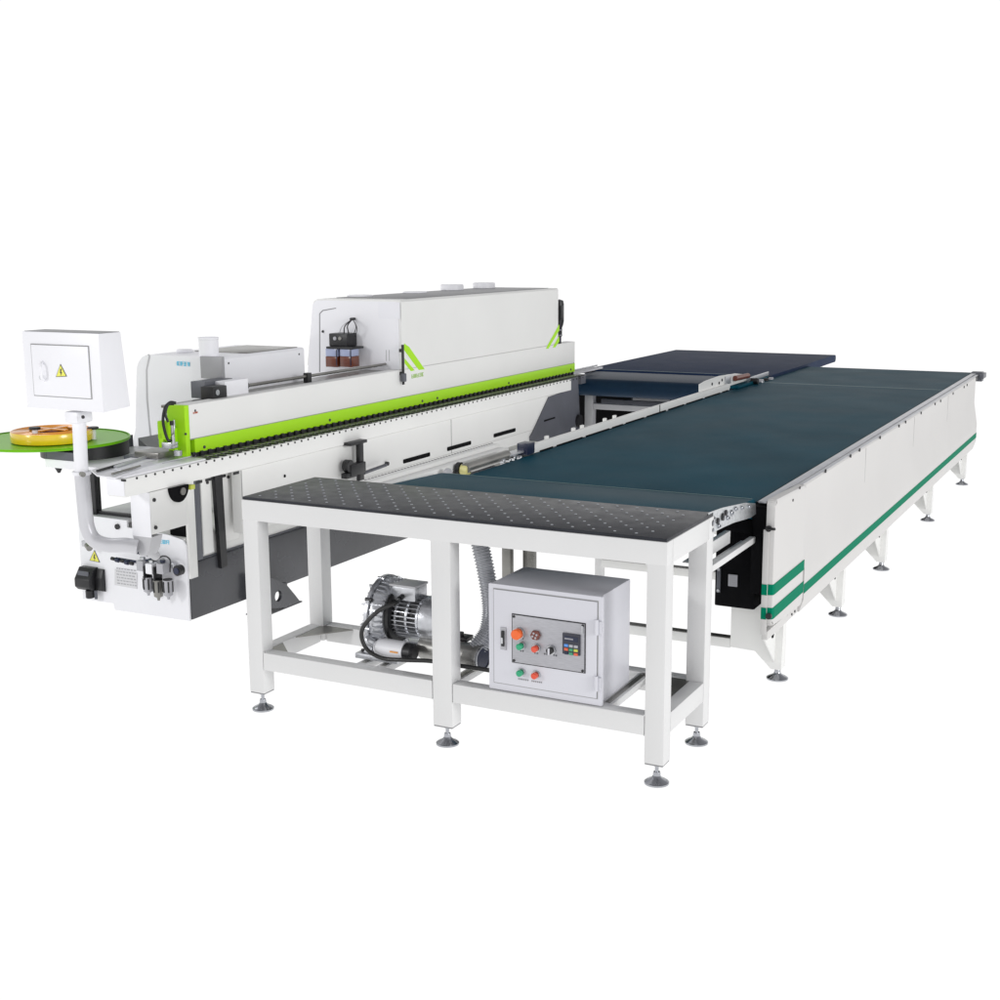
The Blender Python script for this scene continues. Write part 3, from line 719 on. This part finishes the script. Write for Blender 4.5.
a = sp3(348, 466); b.cyl((sx_-.02, a.y, a.z), (sx_+.02, a.y, a.z), .036, seg=20, bev=.003); a = sp3(356, 468); b.box(sx_-.02, sx_+.025, a.y-.085, a.y+.065, a.z-.035, a.z+.03, .004)
a = sp3(349, 475); b.box(sx_-.02, sx_+.02, a.y-.05, a.y+.05, a.z-.015, a.z+.015, .003)
a, c = sp3(364, 473), sp3(386, 465); b.cyl(a, c, .010, seg=12, m=SLATE); a = sp3(392, 464); b.cyl((-2.628, a.y, a.z), (-2.61, a.y, a.z), .012, seg=12)
obj('height_adjuster', b, eb)
# motor under the beam
b = B(BLACK, STEEL, YGREEN, VOID)
p = on('x', -2.66, 171, 490); b.prism([(p.y+.066*math.cos(PI+PI*k/16), .799+.075*math.sin(PI+PI*k/16)) for k in range(17)], 'x', -2.6215, -2.608, VOID); b.cyl((-2.608, p.y+.02, p.z-.005), (-2.602, p.y+.02, p.z-.005), .018, seg=16, m=SHUT)
p = on('x', -2.65, 187, 487); b.box(-2.64, -2.61, p.y-.02, p.y+.012, p.z-.008, p.z+.014, .003, YGREEN)
obj('feed_motor', b, eb)
# leg cover under the beam
b = B(COOL, LGREY, BLACK)
b.box(-2.735, -2.622, .345, .349, .59, .80, .001, COOL); b.box(-2.735, -2.622, .35, .60, .602, .80, .004, WARM)
b.prism([(-2.735, .592), (-2.622, .592), (-2.64, .53), (-2.66, .50), (-2.70, .50)], 'y', .346, .42, LGREY)
for u, v in ((150, 501), (150.5, 529)): p = on('x', XB, u, v); b.cyl((-2.622, .375, p.z), (-2.616, .375, p.z), .009, seg=10, m=BLACK)
obj('leg_cover', b, eb)

# pressure beam (fence)
b = B(WARM, LINE); b.box(XM-.085, XM, .770, 5.335, .984, 1.150, .003); b.box(XM-.0845, XM-.0005, .770, 5.33, .98, .984, 0, LINE)
b.cyl((XM, .815, 1.118), (XM+.002, .815, 1.118), .006, seg=8, m=PRINT)
pb_ = obj('pressure_beam', b, eb)
b = B(mat('red_print', (.5, .12, .06, 1), .5)); glyphs(b, 'x', XM, .0003, 193, 414, 198, 413, 4, None, 1.8); obj('red_lettering', b, pb_)
b = B(GREEN, PRINT); b.box(XM-.085, XM+.001, .800, 5.335, .913, .981, .002)
for u, v in ((204, 447), (329.5, 420), (422, 401), (437, 398), (508.5, 383), (570.5, 369.5)): p = on('x', XM, u, v); b.cyl((XM, p.y, p.z), (XM+.005, p.y, p.z), .008, seg=8, m=PRINT)
obj('green_strip', b, pb_)
b = B(GREEN, PRINT)
b.box(-2.835, XM+.002, .735, .767, .868, 1.150, .003); b.box(-2.83, -2.80, .66, .735, .95, 1.03, .006); b.box(-2.79, -2.775, .71, .735, .93, 1.04, .003)
p = on('y', .735, 186, 434); b.cyl((p.x, .735, p.z), (p.x, .73, p.z), .006, seg=8, m=PRINT)
obj('end_bracket', b, pb_, 'lime green end bracket')
b = B(GREEN, BLACK, STEEL)
g = on('y', .68, 165, 430); b.box(g.x-.03, g.x+.02, .66, .70, g.z-.045, g.z+.045, .006)
b.cyl((g.x+.065, .66, g.z-.06), (g.x+.065, .66, g.z+.03), .009, seg=12, m=STEEL); b.cyl((g.x+.065, .66, g.z+.03), (g.x+.065, .66, g.z+.05), .013, seg=12, m=BLACK)
b.box(g.x-.0, g.x+.06, .65, .70, g.z-.085, g.z-.055, .004, STEEL); b.cyl((g.x+.09, .66, g.z-.09), (g.x+.09, .66, g.z-.115), .02, seg=14, m=STEEL)
b.tube([on('y', .66, 176, 403), on('y', .64, 170, 402.5), on('y', .62, 165, 408), on('y', .62, 163, 420), on('y', .63, 165, 432), on('y', .64, 168, 440), on('y', .65, 171, 441)], .007, m=BLACK)
b.tube([on('y', .66, 174, 404), on('y', .64, 168, 405), on('y', .62, 165.5, 414), on('y', .63, 168, 422)], .006, m=BLACK)
b.tube([on('y', .66, 174, 420), on('y', .65, 174, 430), on('y', .66, 171, 438)], .004, m=STEEL)
obj('air_valve', b, eb)
# feed chain
b = B(BLACK, SHUT)
b.box(-2.718, -2.672, .76, 5.31, .8885, .892, 0, SLATE); b.box(-2.729, -2.7255, .80, 5.31, .888, .9125, 0, BLACK)
y = .765
while y < 5.30:
    b.box(-2.716, -2.672, y, y+.042, .890, .897, .002, SHUT); b.box(-2.668, -2.626, y+.008, y+.032, .8885, .895, .001, BLACK)
    b.box(-2.7245, -2.716, y+.006, y+.026, .898, .9185, .001, BLACK); y += .0600
obj('feed_chain', b, eb)
b = B(ALU, SHUT, BLACK)
b.box(-2.718, -2.63, .20, .76, .889, .897, .001, COOL); b.box(-2.80, -2.722, .30, .80, .885, .903, .001, ALU)
pp = [on('z', .90, u, v) for u, v in ((91, 470), (97, 475), (115, 477.5), (184, 456), (184, 444), (150, 452), (110, 463))]
b.prism([(p.x, p.y) for p in pp], 'z', .893, .899, COOL)
for (ua, va, ub, vb, r, m) in ((97, 471, 181, 447, .006, BLACK), (112, 474, 140, 466, .005, SHUT), (115, 467, 184, 445, .008, ALU), (150, 455, 186, 446, .010, BLACK)):
    pa, pb = on('z', .906, ua, va), on('z', .906, ub, vb); b.cyl(pa, pb, r, seg=10, m=m)
b.box(-2.95, -2.80, .62, .78, .90, .93, .004, SHUT)
obj('feed_table', b, eb)

# deck behind fence
b = B(LGREY, BLACK, COOL, SHUT)
b.box(-2.90, XM-.086, .77, 1.30, 1.128, 1.142, .002, SHUT); b.box(-3.0, XM-.086, 1.301, 2.745, 1.128, 1.142, .002, SHUT); b.box(-3.42, XM-.09, 2.76, 5.0, .862, 1.150, .002, COOL)
p = on('x', -2.83, 212, 398); b.box(-2.86, -2.78, 1.02, 1.13, 1.143, 1.21, .006, BLACK); b.box(-2.955, -2.862, 1.06, 1.28, 1.143, 1.228, .003, SLATE)
b.box(-2.865, -2.80, 1.14, 1.33, 1.143, 1.225, .004, COOL); b.cyl((-2.80, 1.05, 1.18), (-2.775, 1.05, 1.18), .015, seg=12, m=STEEL)
obj('deck', b, eb)
b = B(SHUT, BLACK, STEEL)
b.cyl((-2.845, 1.33, 1.182), (-2.845, 2.84, 1.182), .0075, seg=14, m=SHUT); b.cyl((-2.875, 1.33, 1.176), (-2.875, 2.75, 1.176), .009, seg=14, m=STEEL)
b.cyl((-2.845, 1.33, 1.182), (-2.845, 1.37, 1.182), .022, seg=18, m=BLACK, bev=.003); b.cyl((-2.845, 2.80, 1.182), (-2.845, 2.85, 1.182), .026, seg=18, m=BLACK, bev=.003)
b.box(-2.86, -2.83, 1.90, 1.94, 1.143, 1.20, .003, BLACK)
obj('guide_rod', b, eb)

# small hood
def hood(name, x0, x1, y0, y1, z0, z1, r, lean, ma, mb, front_m=None):
    pts = [(x1, z0), (x1, z1-.012), (x1-.010, z1)]
    for k in range(7):
        a = PI/2+(PI/2)*k/6; pts.append((x0+lean+r+r*math.cos(a), z1-r+r*math.sin(a)))
    pts.append((x0, z0))
    b = B(ma, mb); b.prism(pts, 'y', y0, y1, ma, bev=0)
    return b
b = hood('', -3.56, -2.952, 1.30, 2.045, .93, 1.33, .10, .03, COOL, LGREY)
b.prism([(-3.60, .80), (-3.56, .93), (-2.952, .93), (-2.952, 1.10), (-2.958, .60), (-3.55, .60)], 'y', 1.302, 2.04, COOL)
for y in (1.36, 1.99): b.box(-2.952, -2.950, y, y+.01, 1.29, 1.30, 0, PRINT)
b.box(-2.9522, -2.951, 1.315, 1.318, 1.0, 1.325, 0, LINE)
h1 = obj('small_hood', b, eb)
b = B(LGREY); P = [on('y', 1.2985, u, v) for u, v in ((149, 354), (150, 356), (147, 370), (147.5, 400), (151, 440), (150, 440), (146.3, 400), (146, 370), (148.8, 356), (147.5, 354.5))]
b.prism([(p.x, p.z) for p in P], 'y', 1.297, 1.2995); obj('access_door_gap', b, h1)
b = B(LGREY, SHUT); P = [on('y', 1.285, u, v) for u, v in ((201, 356), (222, 356), (222, 379), (201, 379))]
b.box(P[0].x, P[1].x+.004, 1.275, 1.2985, P[2].z, P[0].z, .003, mat('mid_grey_sheet', (.32, .32, .335, 1), .4, var=.05)); obj('grey_corner_panel', b, h1)  # mid-grey panel over the front right corner of the hood
b = B(COOL)
p = on('z', 1.333, 211, 354); b.lathe([(0, 0), (.052, 0), (.052, .085), (.055, .088), (.055, .098), (.044, .098), (.044, .06), (0, .06)], (p.x+.045, 1.36, 1.3302), seg=32); obj('extraction_port', b, h1)
b = B(COOL, SHUT); b.cyl((-3.36, 1.50, 1.3303), (-3.36, 1.50, 1.346), .045, seg=24, bev=.004); b.box(-3.34, -2.98, 1.56, 2.02, 1.3303, 1.334, .001, SHUT); obj('extraction_port', b, h1)  # grey sheet paints in the dim light on the hood top
b = B(BLUE); glyphs(b, 'y', 1.298, -.0005, 177, 365.5, 190.5, 366.5, 4, BLUE, 4.2); obj('blue_lettering', b, h1)
b = B(GREY); P = [on('y', 1.0, u, v) for u, v in ((138, 438), (152, 451), (139, 454))]; b.prism([(p.x, p.z) for p in P], 'y', 1.0, 1.2985); obj('support_bracket', b, h1)

# big hood
b = hood('', -3.435, XM-.002, 2.75, 5.025, 1.152, 1.572, .05, .055, WARM, LGREY)
h2 = obj('large_hood', b, eb)
b = B(COOL, LINE, GREY)
pts = [(XM-.095, 1.06), (XM-.095, 1.151), (XM-.020, 1.151), (XM-.020, 1.555), (XM-.04, 1.562), (-3.345, 1.562), (-3.375, 1.535), (-3.435, 1.06)]
b.prism(pts, 'y', 2.742, 2.7495, COOL)
gl = [on('y', 2.741, u, v) for u, v in ((320, 372), (320, 314), (323, 311), (336, 308.5), (336, 307.7), (322.6, 310), (319.2, 313.5), (319.2, 372))]
b.prism([(p.x, p.z) for p in gl], 'y', 2.7405, 2.7425, GREY)
p = on('y', 2.741, 323, 331.5); b.cyl((p.x, 2.742, p.z), (p.x, 2.736, p.z), .008, seg=10, m=BLACK)
for (ua, va, ub, vb) in ((378, 302, 400, 319),):
    pa, pb = on('y', 2.741, ua, va), on('y', 2.741, ub, vb)
    b.box(pa.x, pb.x, 2.7408, 2.7422, pb.z, pa.z, 0, mat('pale_sticker', (.82, .82, .86, 1), .5))
for u in (386, 389): pa, pb = on('y', 2.741, u, 350), on('y', 2.741, u, 361); b.box(pa.x, pa.x+.0025, 2.7408, 2.7422, pb.z, pa.z, 0, LINE)
obj('end_plate', b, h2)
for pts in (((404, 343.5), (409, 347), (424.5, 369.3), (418.5, 370), (404, 350)), ((404.5, 358.5), (414.5, 370.3), (410.5, 371.2), (404.5, 363)),
            ((559, 324.5), (559, 330.5), (548.3, 348.6), (545.5, 348.8)), ((559, 336), (559, 341.5), (555, 347.4), (552.3, 347.6))):
    b = B(GREEN); shape(b, pts, 'x', XM-.002, .0005, .0016); obj('green_decal', b, h2)
b = B(mat('pale_green_print', (.36, .58, .15, 1), .5)); glyphs(b, 'x', XM, .0005, 411.5, 378.5, 424, 376, 5, None, 4); obj('green_lettering', b, h2)
for u, v in ((452, 290), (484, 288), (360, 296.5), (415, 293)):
    p = on('z', 1.575, u, v); b = B(COOL); b.cyl((p.x, p.y, 1.5722), (p.x, p.y, 1.615 if u > 430 else 1.585), .085, seg=32, bev=.006); obj('extraction_port', b, h2)
b = B(GREY); b.box(-3.30, XM-.05, 2.9, 4.95, 1.5722, 1.5755, .001); obj('roof_shade_sheet', b, h2)  # grey sheet stands in for weak overhead light on the white roof
b = B(RUBBER, SLATE)
p = on('x', XM+.02, 403, 365); b.cyl((XM+.02, p.y, 1.10), (XM+.02, p.y, 1.305), .0085, seg=12); q0 = on('x', XM+.02, 403.3, 378)
b.cyl((XM+.022, p.y, q0.z-.022), (XM+.022, p.y, q0.z+.028), .018, seg=14, m=SLATE, bev=.003); b.cyl((XM+.02, p.y, q0.z-.04), (XM+.02, p.y, q0.z-.02), .008, seg=12); b.box(XM, XM+.02, p.y-.01, p.y+.01, 1.12, 1.14)
b.box(XM-.002, XM+.02, p.y-.008, p.y+.008, 1.26, 1.28)
obj('door_handle', b, h2)
b = B(BLACK, SLATE)
bx, by = XM-.02, 5.085
b.lathe([(0, 0), (.016, 0), (.016, .05), (.022, .055), (.022, .12), (.030, .14), (.036, .17), (.036, .30), (.030, .325), (0, .335)], (bx, by, 1.151), seg=20)
for z in (.06, .10): b.lathe([(.023, z), (.026, z+.004), (.023, z+.008)], (bx, by, 1.151), seg=20, m=STEEL)
b.box(bx+.02, bx+.037, by-.04, by+.0, 1.151+.18, 1.151+.29, .006, BLACK)
obj('signal_lamp', b, eb)
# lubricator bottles
lu = B(BLACK, STEEL)
a, c = on('y', 2.66, 331.5, 333), on('y', 2.66, 350, 347)
lu.box(a.x+.0, c.x+.0, 2.63, 2.74, c.z+.003, a.z, .006)
for k in (0, 1): p = on('y', 2.628, 335+k*5, 338.5); lu.cyl((p.x, 2.631, p.z), (p.x, 2.622, p.z), .012, seg=14, m=(LABEL, SHUT)[k], bev=.002)
lu.box(on('y', 2.6, 326, 347).x, on('y', 2.6, 352, 347).x, 2.60, 2.73, c.z-.010, c.z+.003, .002)
lb = obj('oil_mist_unit', lu, eb)
for (ua, ub) in ((327.5, 340), (342, 354)):
    A_, B2 = on('y', 2.63, ua, 347), on('y', 2.63, ub, 367); zt = c.z-.010; zm = on('y', 2.63, ua, 356).z; zb2 = B2.z
    b = B(BOTTLE, OIL, BLACK); b.box(A_.x+.001, B2.x, 2.605, 2.69, zm+.0005, zt, .004, BOTTLE); b.box(A_.x, B2.x+.001, 2.604, 2.691, zb2, zm, .004, OIL)
    b.box(B2.x-.008, B2.x-.002, 2.601, 2.606, zb2+.01, zt, .001, NAVYP)
    obj('oil_bottle', b, lb)
b = B(BLACK, LGREY)
t0 = on('y', 2.72, 352.5, 319); b.cyl((t0.x, 2.745, t0.z), (t0.x, 2.70, t0.z), .009, seg=12)
for (u, w) in ((339, .0028), (344, .0035), (349, .0035), (354, .0025)):
    e = on('y', 2.68, u, 334); mid = on('y', 2.66, (u+352)/2+(3 if u > 350 else -3), 326); b.tube([t0, mid, e], w, seg=8, m=BLACK if u > 340 else LGREY)
b.tube([t0, on('y', 2.68, 357, 328), on('y', 2.68, 355, 337)], .0025, seg=8)
obj('oil_lines', b, lb)
# far track extension
b = B(ALU, BLACK, LGREY); b.box(-2.84, -2.76, 5.34, 5.9, .895, .901, .001, LGREY); b.box(-2.74, -2.66, 5.31, 5.40, .82, .892, .002, SLATE); b.cyl((-2.80, 5.36, .91), (-2.80, 5.95, .91), .006, seg=10, m=STEEL)
obj('outfeed_guide', b, eb)
# floor bracket
b = B(DARKBODY, VOID)
P = [(1.21, .0), (1.515, .0), (1.50, .035), (1.37, .115), (1.16, .115)]
fb = [on('x', XS, u, v) for u, v in ((263, 609), (287, 612.5), (301, 605), (286, 584), (262, 574))]
import itertools
def ringplate(outer, hc, hr, axis, a0, a1, m):
    """plate with one round hole"""
    t = bmesh.new(); vo = []; n = 32
    pts = []
    c = Vector(hc)
    for k in range(n):
        a = 2*PI*k/n; d = Vector((math.cos(a), math.sin(a))); best = 9
        for i in range(len(outer)):
            p, q_ = Vector(outer[i]), Vector(outer[(i+1) % len(outer)]); e = q_-p
            den = d.x*e.y-d.y*e.x
            if abs(den) < 1e-9: continue
            w = p-c; s_ = (w.x*e.y-w.y*e.x)/den; u_ = (w.x*d.y-w.y*d.x)/den
            if s_ > 0 and -1e-6 <= u_ <= 1+1e-6: best = min(best, s_)
        pts.append((c+d*best, c+d*hr))
    def P3(p, a): return {'x': (a, p[0], p[1]), 'y': (p[0], a, p[1])}[axis]
    rs = [[t.verts.new(P3(p[j], a)) for p in pts] for j, a in ((0, a0), (1, a0), (1, a1), (0, a1))]
    for i in range(4):
        A, Bq = rs[i], rs[(i+1) % 4]
        for k in range(n): t.faces.new([A[k], A[(k+1) % n], Bq[(k+1) % n], Bq[k]])
    b._merge(t, m)
hc = on('x', XS, 278.5, 596)
ringplate([(p.y, max(p.z, .004)) for p in fb], (hc.y, hc.z), .030, 'x', XS-.02, XS, DARKBODY)
b.box(XM-.0, XS-.02, 1.18, 1.40, .10, .13, .003, DARKBODY); b.box(XM-.02, XS+.0, 1.16, 1.50, 0.0, .006, 0, DARKBODY)
obj('floor_bracket', b, eb)
# pole, bracket arm
POLE = mat('satin_pole_paint', (.60, .60, .63, 1), .3, metal=.25)
b = B(COOL, BLACK)
b.tube([on('y', .25, 78.5, 412), on('y', .25, 80, 440), on('y', .25, 81.5, 472)], .031, seg=28, smooth=False)
b.tube([on('y', .25, 81.5, 471), on('y', .25, 84.5, 505), on('y', .25, 87.5, 528), on('y', .26, 95, 540.5), on('y', .28, 109, 545), on('y', .31, 125, 545), on('y', .34, 138, 547)], .034, seg=28, m=POLE)
c0 = on('y', .25, 81.5, 472); b.cyl((c0.x, c0.y, c0.z-.012), (c0.x, c0.y, c0.z+.004), .043, seg=28, m=COOL, bev=.002); b.cyl((c0.x+.03, c0.y-.03, c0.z-.002), (c0.x+.05, c0.y-.04, c0.z-.002), .012, seg=12, m=SHUT)
b.tube([on('y', .40, 140, 543), on('y', .42, 147, 550), on('y', .5, 156, 556)], .022, seg=16, m=LGREY)
p = on('y', .36, 136.5, 542.5); b.cyl((p.x, .37, p.z), (p.x, .345, p.z), .012, seg=12, m=BLACK)
obj('cabinet_pole', b, eb)
b = B(COOL, BLACK); c0 = on('y', .25, 78.5, 415); b.box(c0.x-.040, c0.x+.040, .20, .30, c0.z-.034, c0.z+.020, .012); p = on('y', .199, 83.2, 417); b.cyl((p.x, .201, p.z), (p.x, .195, p.z), .008, seg=12, m=BLACK)
obj('pole_collar', b, eb)
# post under tape tray
b = B(BLACK); p = on('y', .75, 94, 480); b.box(p.x-.018, p.x+.012, .74, .78, .56, .87, .002); b.box(-3.34, -3.10, .75, .775, .565, .58, .001); obj('tray_post', b, eb)
# hanging electrical cabinet
b = B(COOL, GREY)
pt_ = [on('x', -2.72, u, v) for u, v in ((97.5, 333), (122, 331.8), (131, 406), (103.5, 412))]
yz = [(.2, 1.178), (.2, 1.527), (.338, 1.527), (.372, 1.187)]
b.prism(yz, 'x', -3.190, -2.727, COOL, bev=.003); b.prism([(.205, 1.5275), (.333, 1.5275), (.333, 1.529), (.205, 1.529)], 'x', -3.18, -2.73, GREY)  # thin grey cap paints the shaded look of the cabinet top
ec = obj('switch_cabinet', b, eb)
P = [on('y', .2, u, v) for u, v in ((32, 344.5), (88.5, 346), (91.5, 399.5), (36, 397.5))]
x0, x1, z1, z0 = P[0].x, P[1].x, P[0].z, P[2].z+.005
b = B(COOL, LINE); b.box(x0-.006, x1+.003, .1965, .2005, z0-.004, z1+.004, 0, LINE); b.box(x0, x1, .192, .198, z0, z1, .002, COOL); dr_ = obj('door', b, ec)
b = B(COOL, SLATE); a, c = on('y', .19, 42, 362), on('y', .19, 43.5, 380)
b.tube([(a.x, .192, a.z), (a.x+.010, .172, a.z-.012), (a.x+.014, .168, (a.z+c.z)/2), (a.x+.012, .172, c.z+.01), (a.x+.004, .192, c.z)], .006, seg=12)
b.cyl((a.x-.012, .192, (a.z+c.z)/2-.03), (a.x-.012, .186, (a.z+c.z)/2-.03), .010, seg=14, m=STEEL)
obj('handle', b, dr_)
warning(dr_, [(60.5, 364), (56, 377), (67, 376.5)], 'y', .191)
# tape tray and disc
b = B(COOL, SLATE, BLACK)
dc = Vector((-3.465, .592, .962)); Rv = Vector((.889, .458, 0))
tc = dc+Rv*.168; tc.z = 0
P0, P1, P2 = on('y', .38, 49, 466), on('y', .38, 81, 474), on('y', .38, 49, 451)
b.prism([(-3.29, .385), (-2.95, .385), (-2.80, .60), (-2.80, 1.0), (-3.29, 1.0)], 'z', .866, .885, COOL)
b.box(-3.292, -3.286, .383, .98, .866, .945, 0, SLATE); b.box(-3.292, -3.10, .381, .385, .866, .905, 0, COOL); b.box(-3.290, -3.10, .3845, .3885, .904, .945, 0, SLATE)
p = on('y', .4, 55.5, 467); b.cyl((p.x, .42, .866), (p.x, .42, .835), .022, .006, seg=16, m=BLACK)
b.box(-3.02, -2.80, .62, .95, .886, .905, .002, SLATE)
obj('tape_tray', b, eb)
b = B(BLACK); b.cyl((tc.x, tc.y, .886), (tc.x, tc.y, .9535), .213, seg=64); obj('drum', b, eb)
b = B(DISCGREEN); b.cyl((dc.x, dc.y, .954), (dc.x, dc.y, .963), .383, seg=96, bev=.002); b.lathe([(.375, .0), (.383, 0), (.383, .004), (.375, .004)], (dc.x, dc.y, .9632), seg=96)
rt = obj('reel_disc', b, eb, 'lime green round reel disc')
cc = dc-Rv*.015+Vector((-.458, .889, 0))*.02
for (dx, m_, h) in ((-.005, BLACK, .075), (.085, COOL, .045), (.15, BLACK, .05)):
    q_ = dc+Rv*dx+Vector((.458, -.889, 0))*.20 if dx < .1 else dc+Rv*.22+Vector((.458, -.889, 0))*.02
    b = B(COOL, BLACK); b.cyl((q_.x, q_.y, .9635), (q_.x, q_.y, .9635+h), .013, seg=16, m=COOL)
    if m_ is BLACK: b.cyl((q_.x, q_.y, .9635+h), (q_.x, q_.y, .9635+h+.012), .028, seg=20, m=BLACK, bev=.003)
    obj('guide_peg', b, rt)
b = B(ORANGE, YELLOW)
cl = on('z', .985, 53.5, 437); cl.z = 0
CL = (cl.x-.02, cl.y+.01, .968)
b.lathe([(.192, 0), (.194, .004), (.194, .046), (.192, .05)], CL, seg=80, m=YELLOW)
prof = [(.192, .05)]
for k in range(14): r = .188-k*.006; prof += [(r, .0515), (r-.003, .0495)]
b.lathe(prof+[(.105, .05), (.105, 0), (.192, 0)], CL, seg=80, m=ORANGE)
obj('edge_tape_coil', b, None, 'orange and yellow coil of edge tape lying flat on the green disc', 'tape coil')
b = B(ORANGE, BROWN)
b.lathe([(.03, 0), (.055, 0), (.055, .052), (.03, .052), (.03, 0)], (CL[0], CL[1], .968), seg=32, m=BROWN)
b.box(CL[0]-.10, CL[0]+.10, CL[1]-.012, CL[1]+.012, 1.0185, 1.026, .003, ORANGE); b.box(CL[0]-.012, CL[0]+.012, CL[1]-.10, CL[1]+.10, 1.0183, 1.0256, .003, ORANGE)
obj('reel_hub', b, rt)

# ================================================================== GROUND
gm = bpy.data.materials.new('white_backlit_sweep'); gm.use_nodes = True
nt = gm.node_tree; nt.nodes.clear(); out = nt.nodes.new('ShaderNodeOutputMaterial'); tr = nt.nodes.new('ShaderNodeBsdfTranslucent'); tr.inputs['Color'].default_value = (1, 1, 1, 1)
nt.links.new(tr.outputs[0], out.inputs['Surface'])
b = B(gm); b.quad([(-90, -90, 0), (90, -90, 0), (90, 150, 0), (-90, 150, 0)])
g = obj('ground', b, None, kind='structure'); g.location.z = -.002
g['label'] = 'plain pure white studio surface under the machines'

# ================================================================== LIGHT
w = bpy.data.worlds.new('World'); scn.world = w; w.use_nodes = True
nt = w.node_tree; bg = nt.nodes['Background']
tc_ = nt.nodes.new('ShaderNodeTexCoord'); sx = nt.nodes.new('ShaderNodeSeparateXYZ'); cr = nt.nodes.new('ShaderNodeValToRGB')
nt.links.new(tc_.outputs['Generated'], sx.inputs[0])
mr = nt.nodes.new('ShaderNodeMapRange'); mr.inputs['From Min'].default_value = -1; mr.inputs['From Max'].default_value = 1
nt.links.new(sx.outputs['Z'], mr.inputs['Value']); nt.links.new(mr.outputs[0], cr.inputs[0])
e = cr.color_ramp.elements
e[0].position = .0; e[0].color = (1, 1, 1, 1)
e[1].position = 1; e[1].color = (.26, .26, .27, 1)
n = e.new(.60); n.color = (1, 1, 1, 1); n = e.new(.72); n.color = (.42, .42, .43, 1)
nt.links.new(cr.outputs[0], bg.inputs['Color']); bg.inputs['Strength'].default_value = 1.04
def area(name, loc, tgt, size, power, col=(1, 1, 1)):
    l = bpy.data.lights.new(name, 'AREA'); l.shape = 'DISK'; l.size = size; l.energy = power; l.color = col
    o = link(bpy.data.objects.new(name, l)); o.location = loc
    o.rotation_euler = (Vector(tgt)-Vector(loc)).to_track_quat('-Z', 'Y').to_euler(); return o
area('key_light', (-6.5, -6.5, 3.2), (-1.8, 1, .6), 1.0, 155)
area('top_left_fill', (-6, 1.5, 4.5), (-1.2, 2.2, .8), 2.5, 55)  # added fill lamp, lightens the left of the belts and table
area('side_light', (15, -3, 4.5), (-2, 3, .8), 5.0, 950)
scn.view_settings.view_transform = 'Standard'; scn.view_settings.look = 'None'; scn.view_settings.exposure = 0; scn.view_settings.gamma = 1
scn.cycles.max_bounces = 8
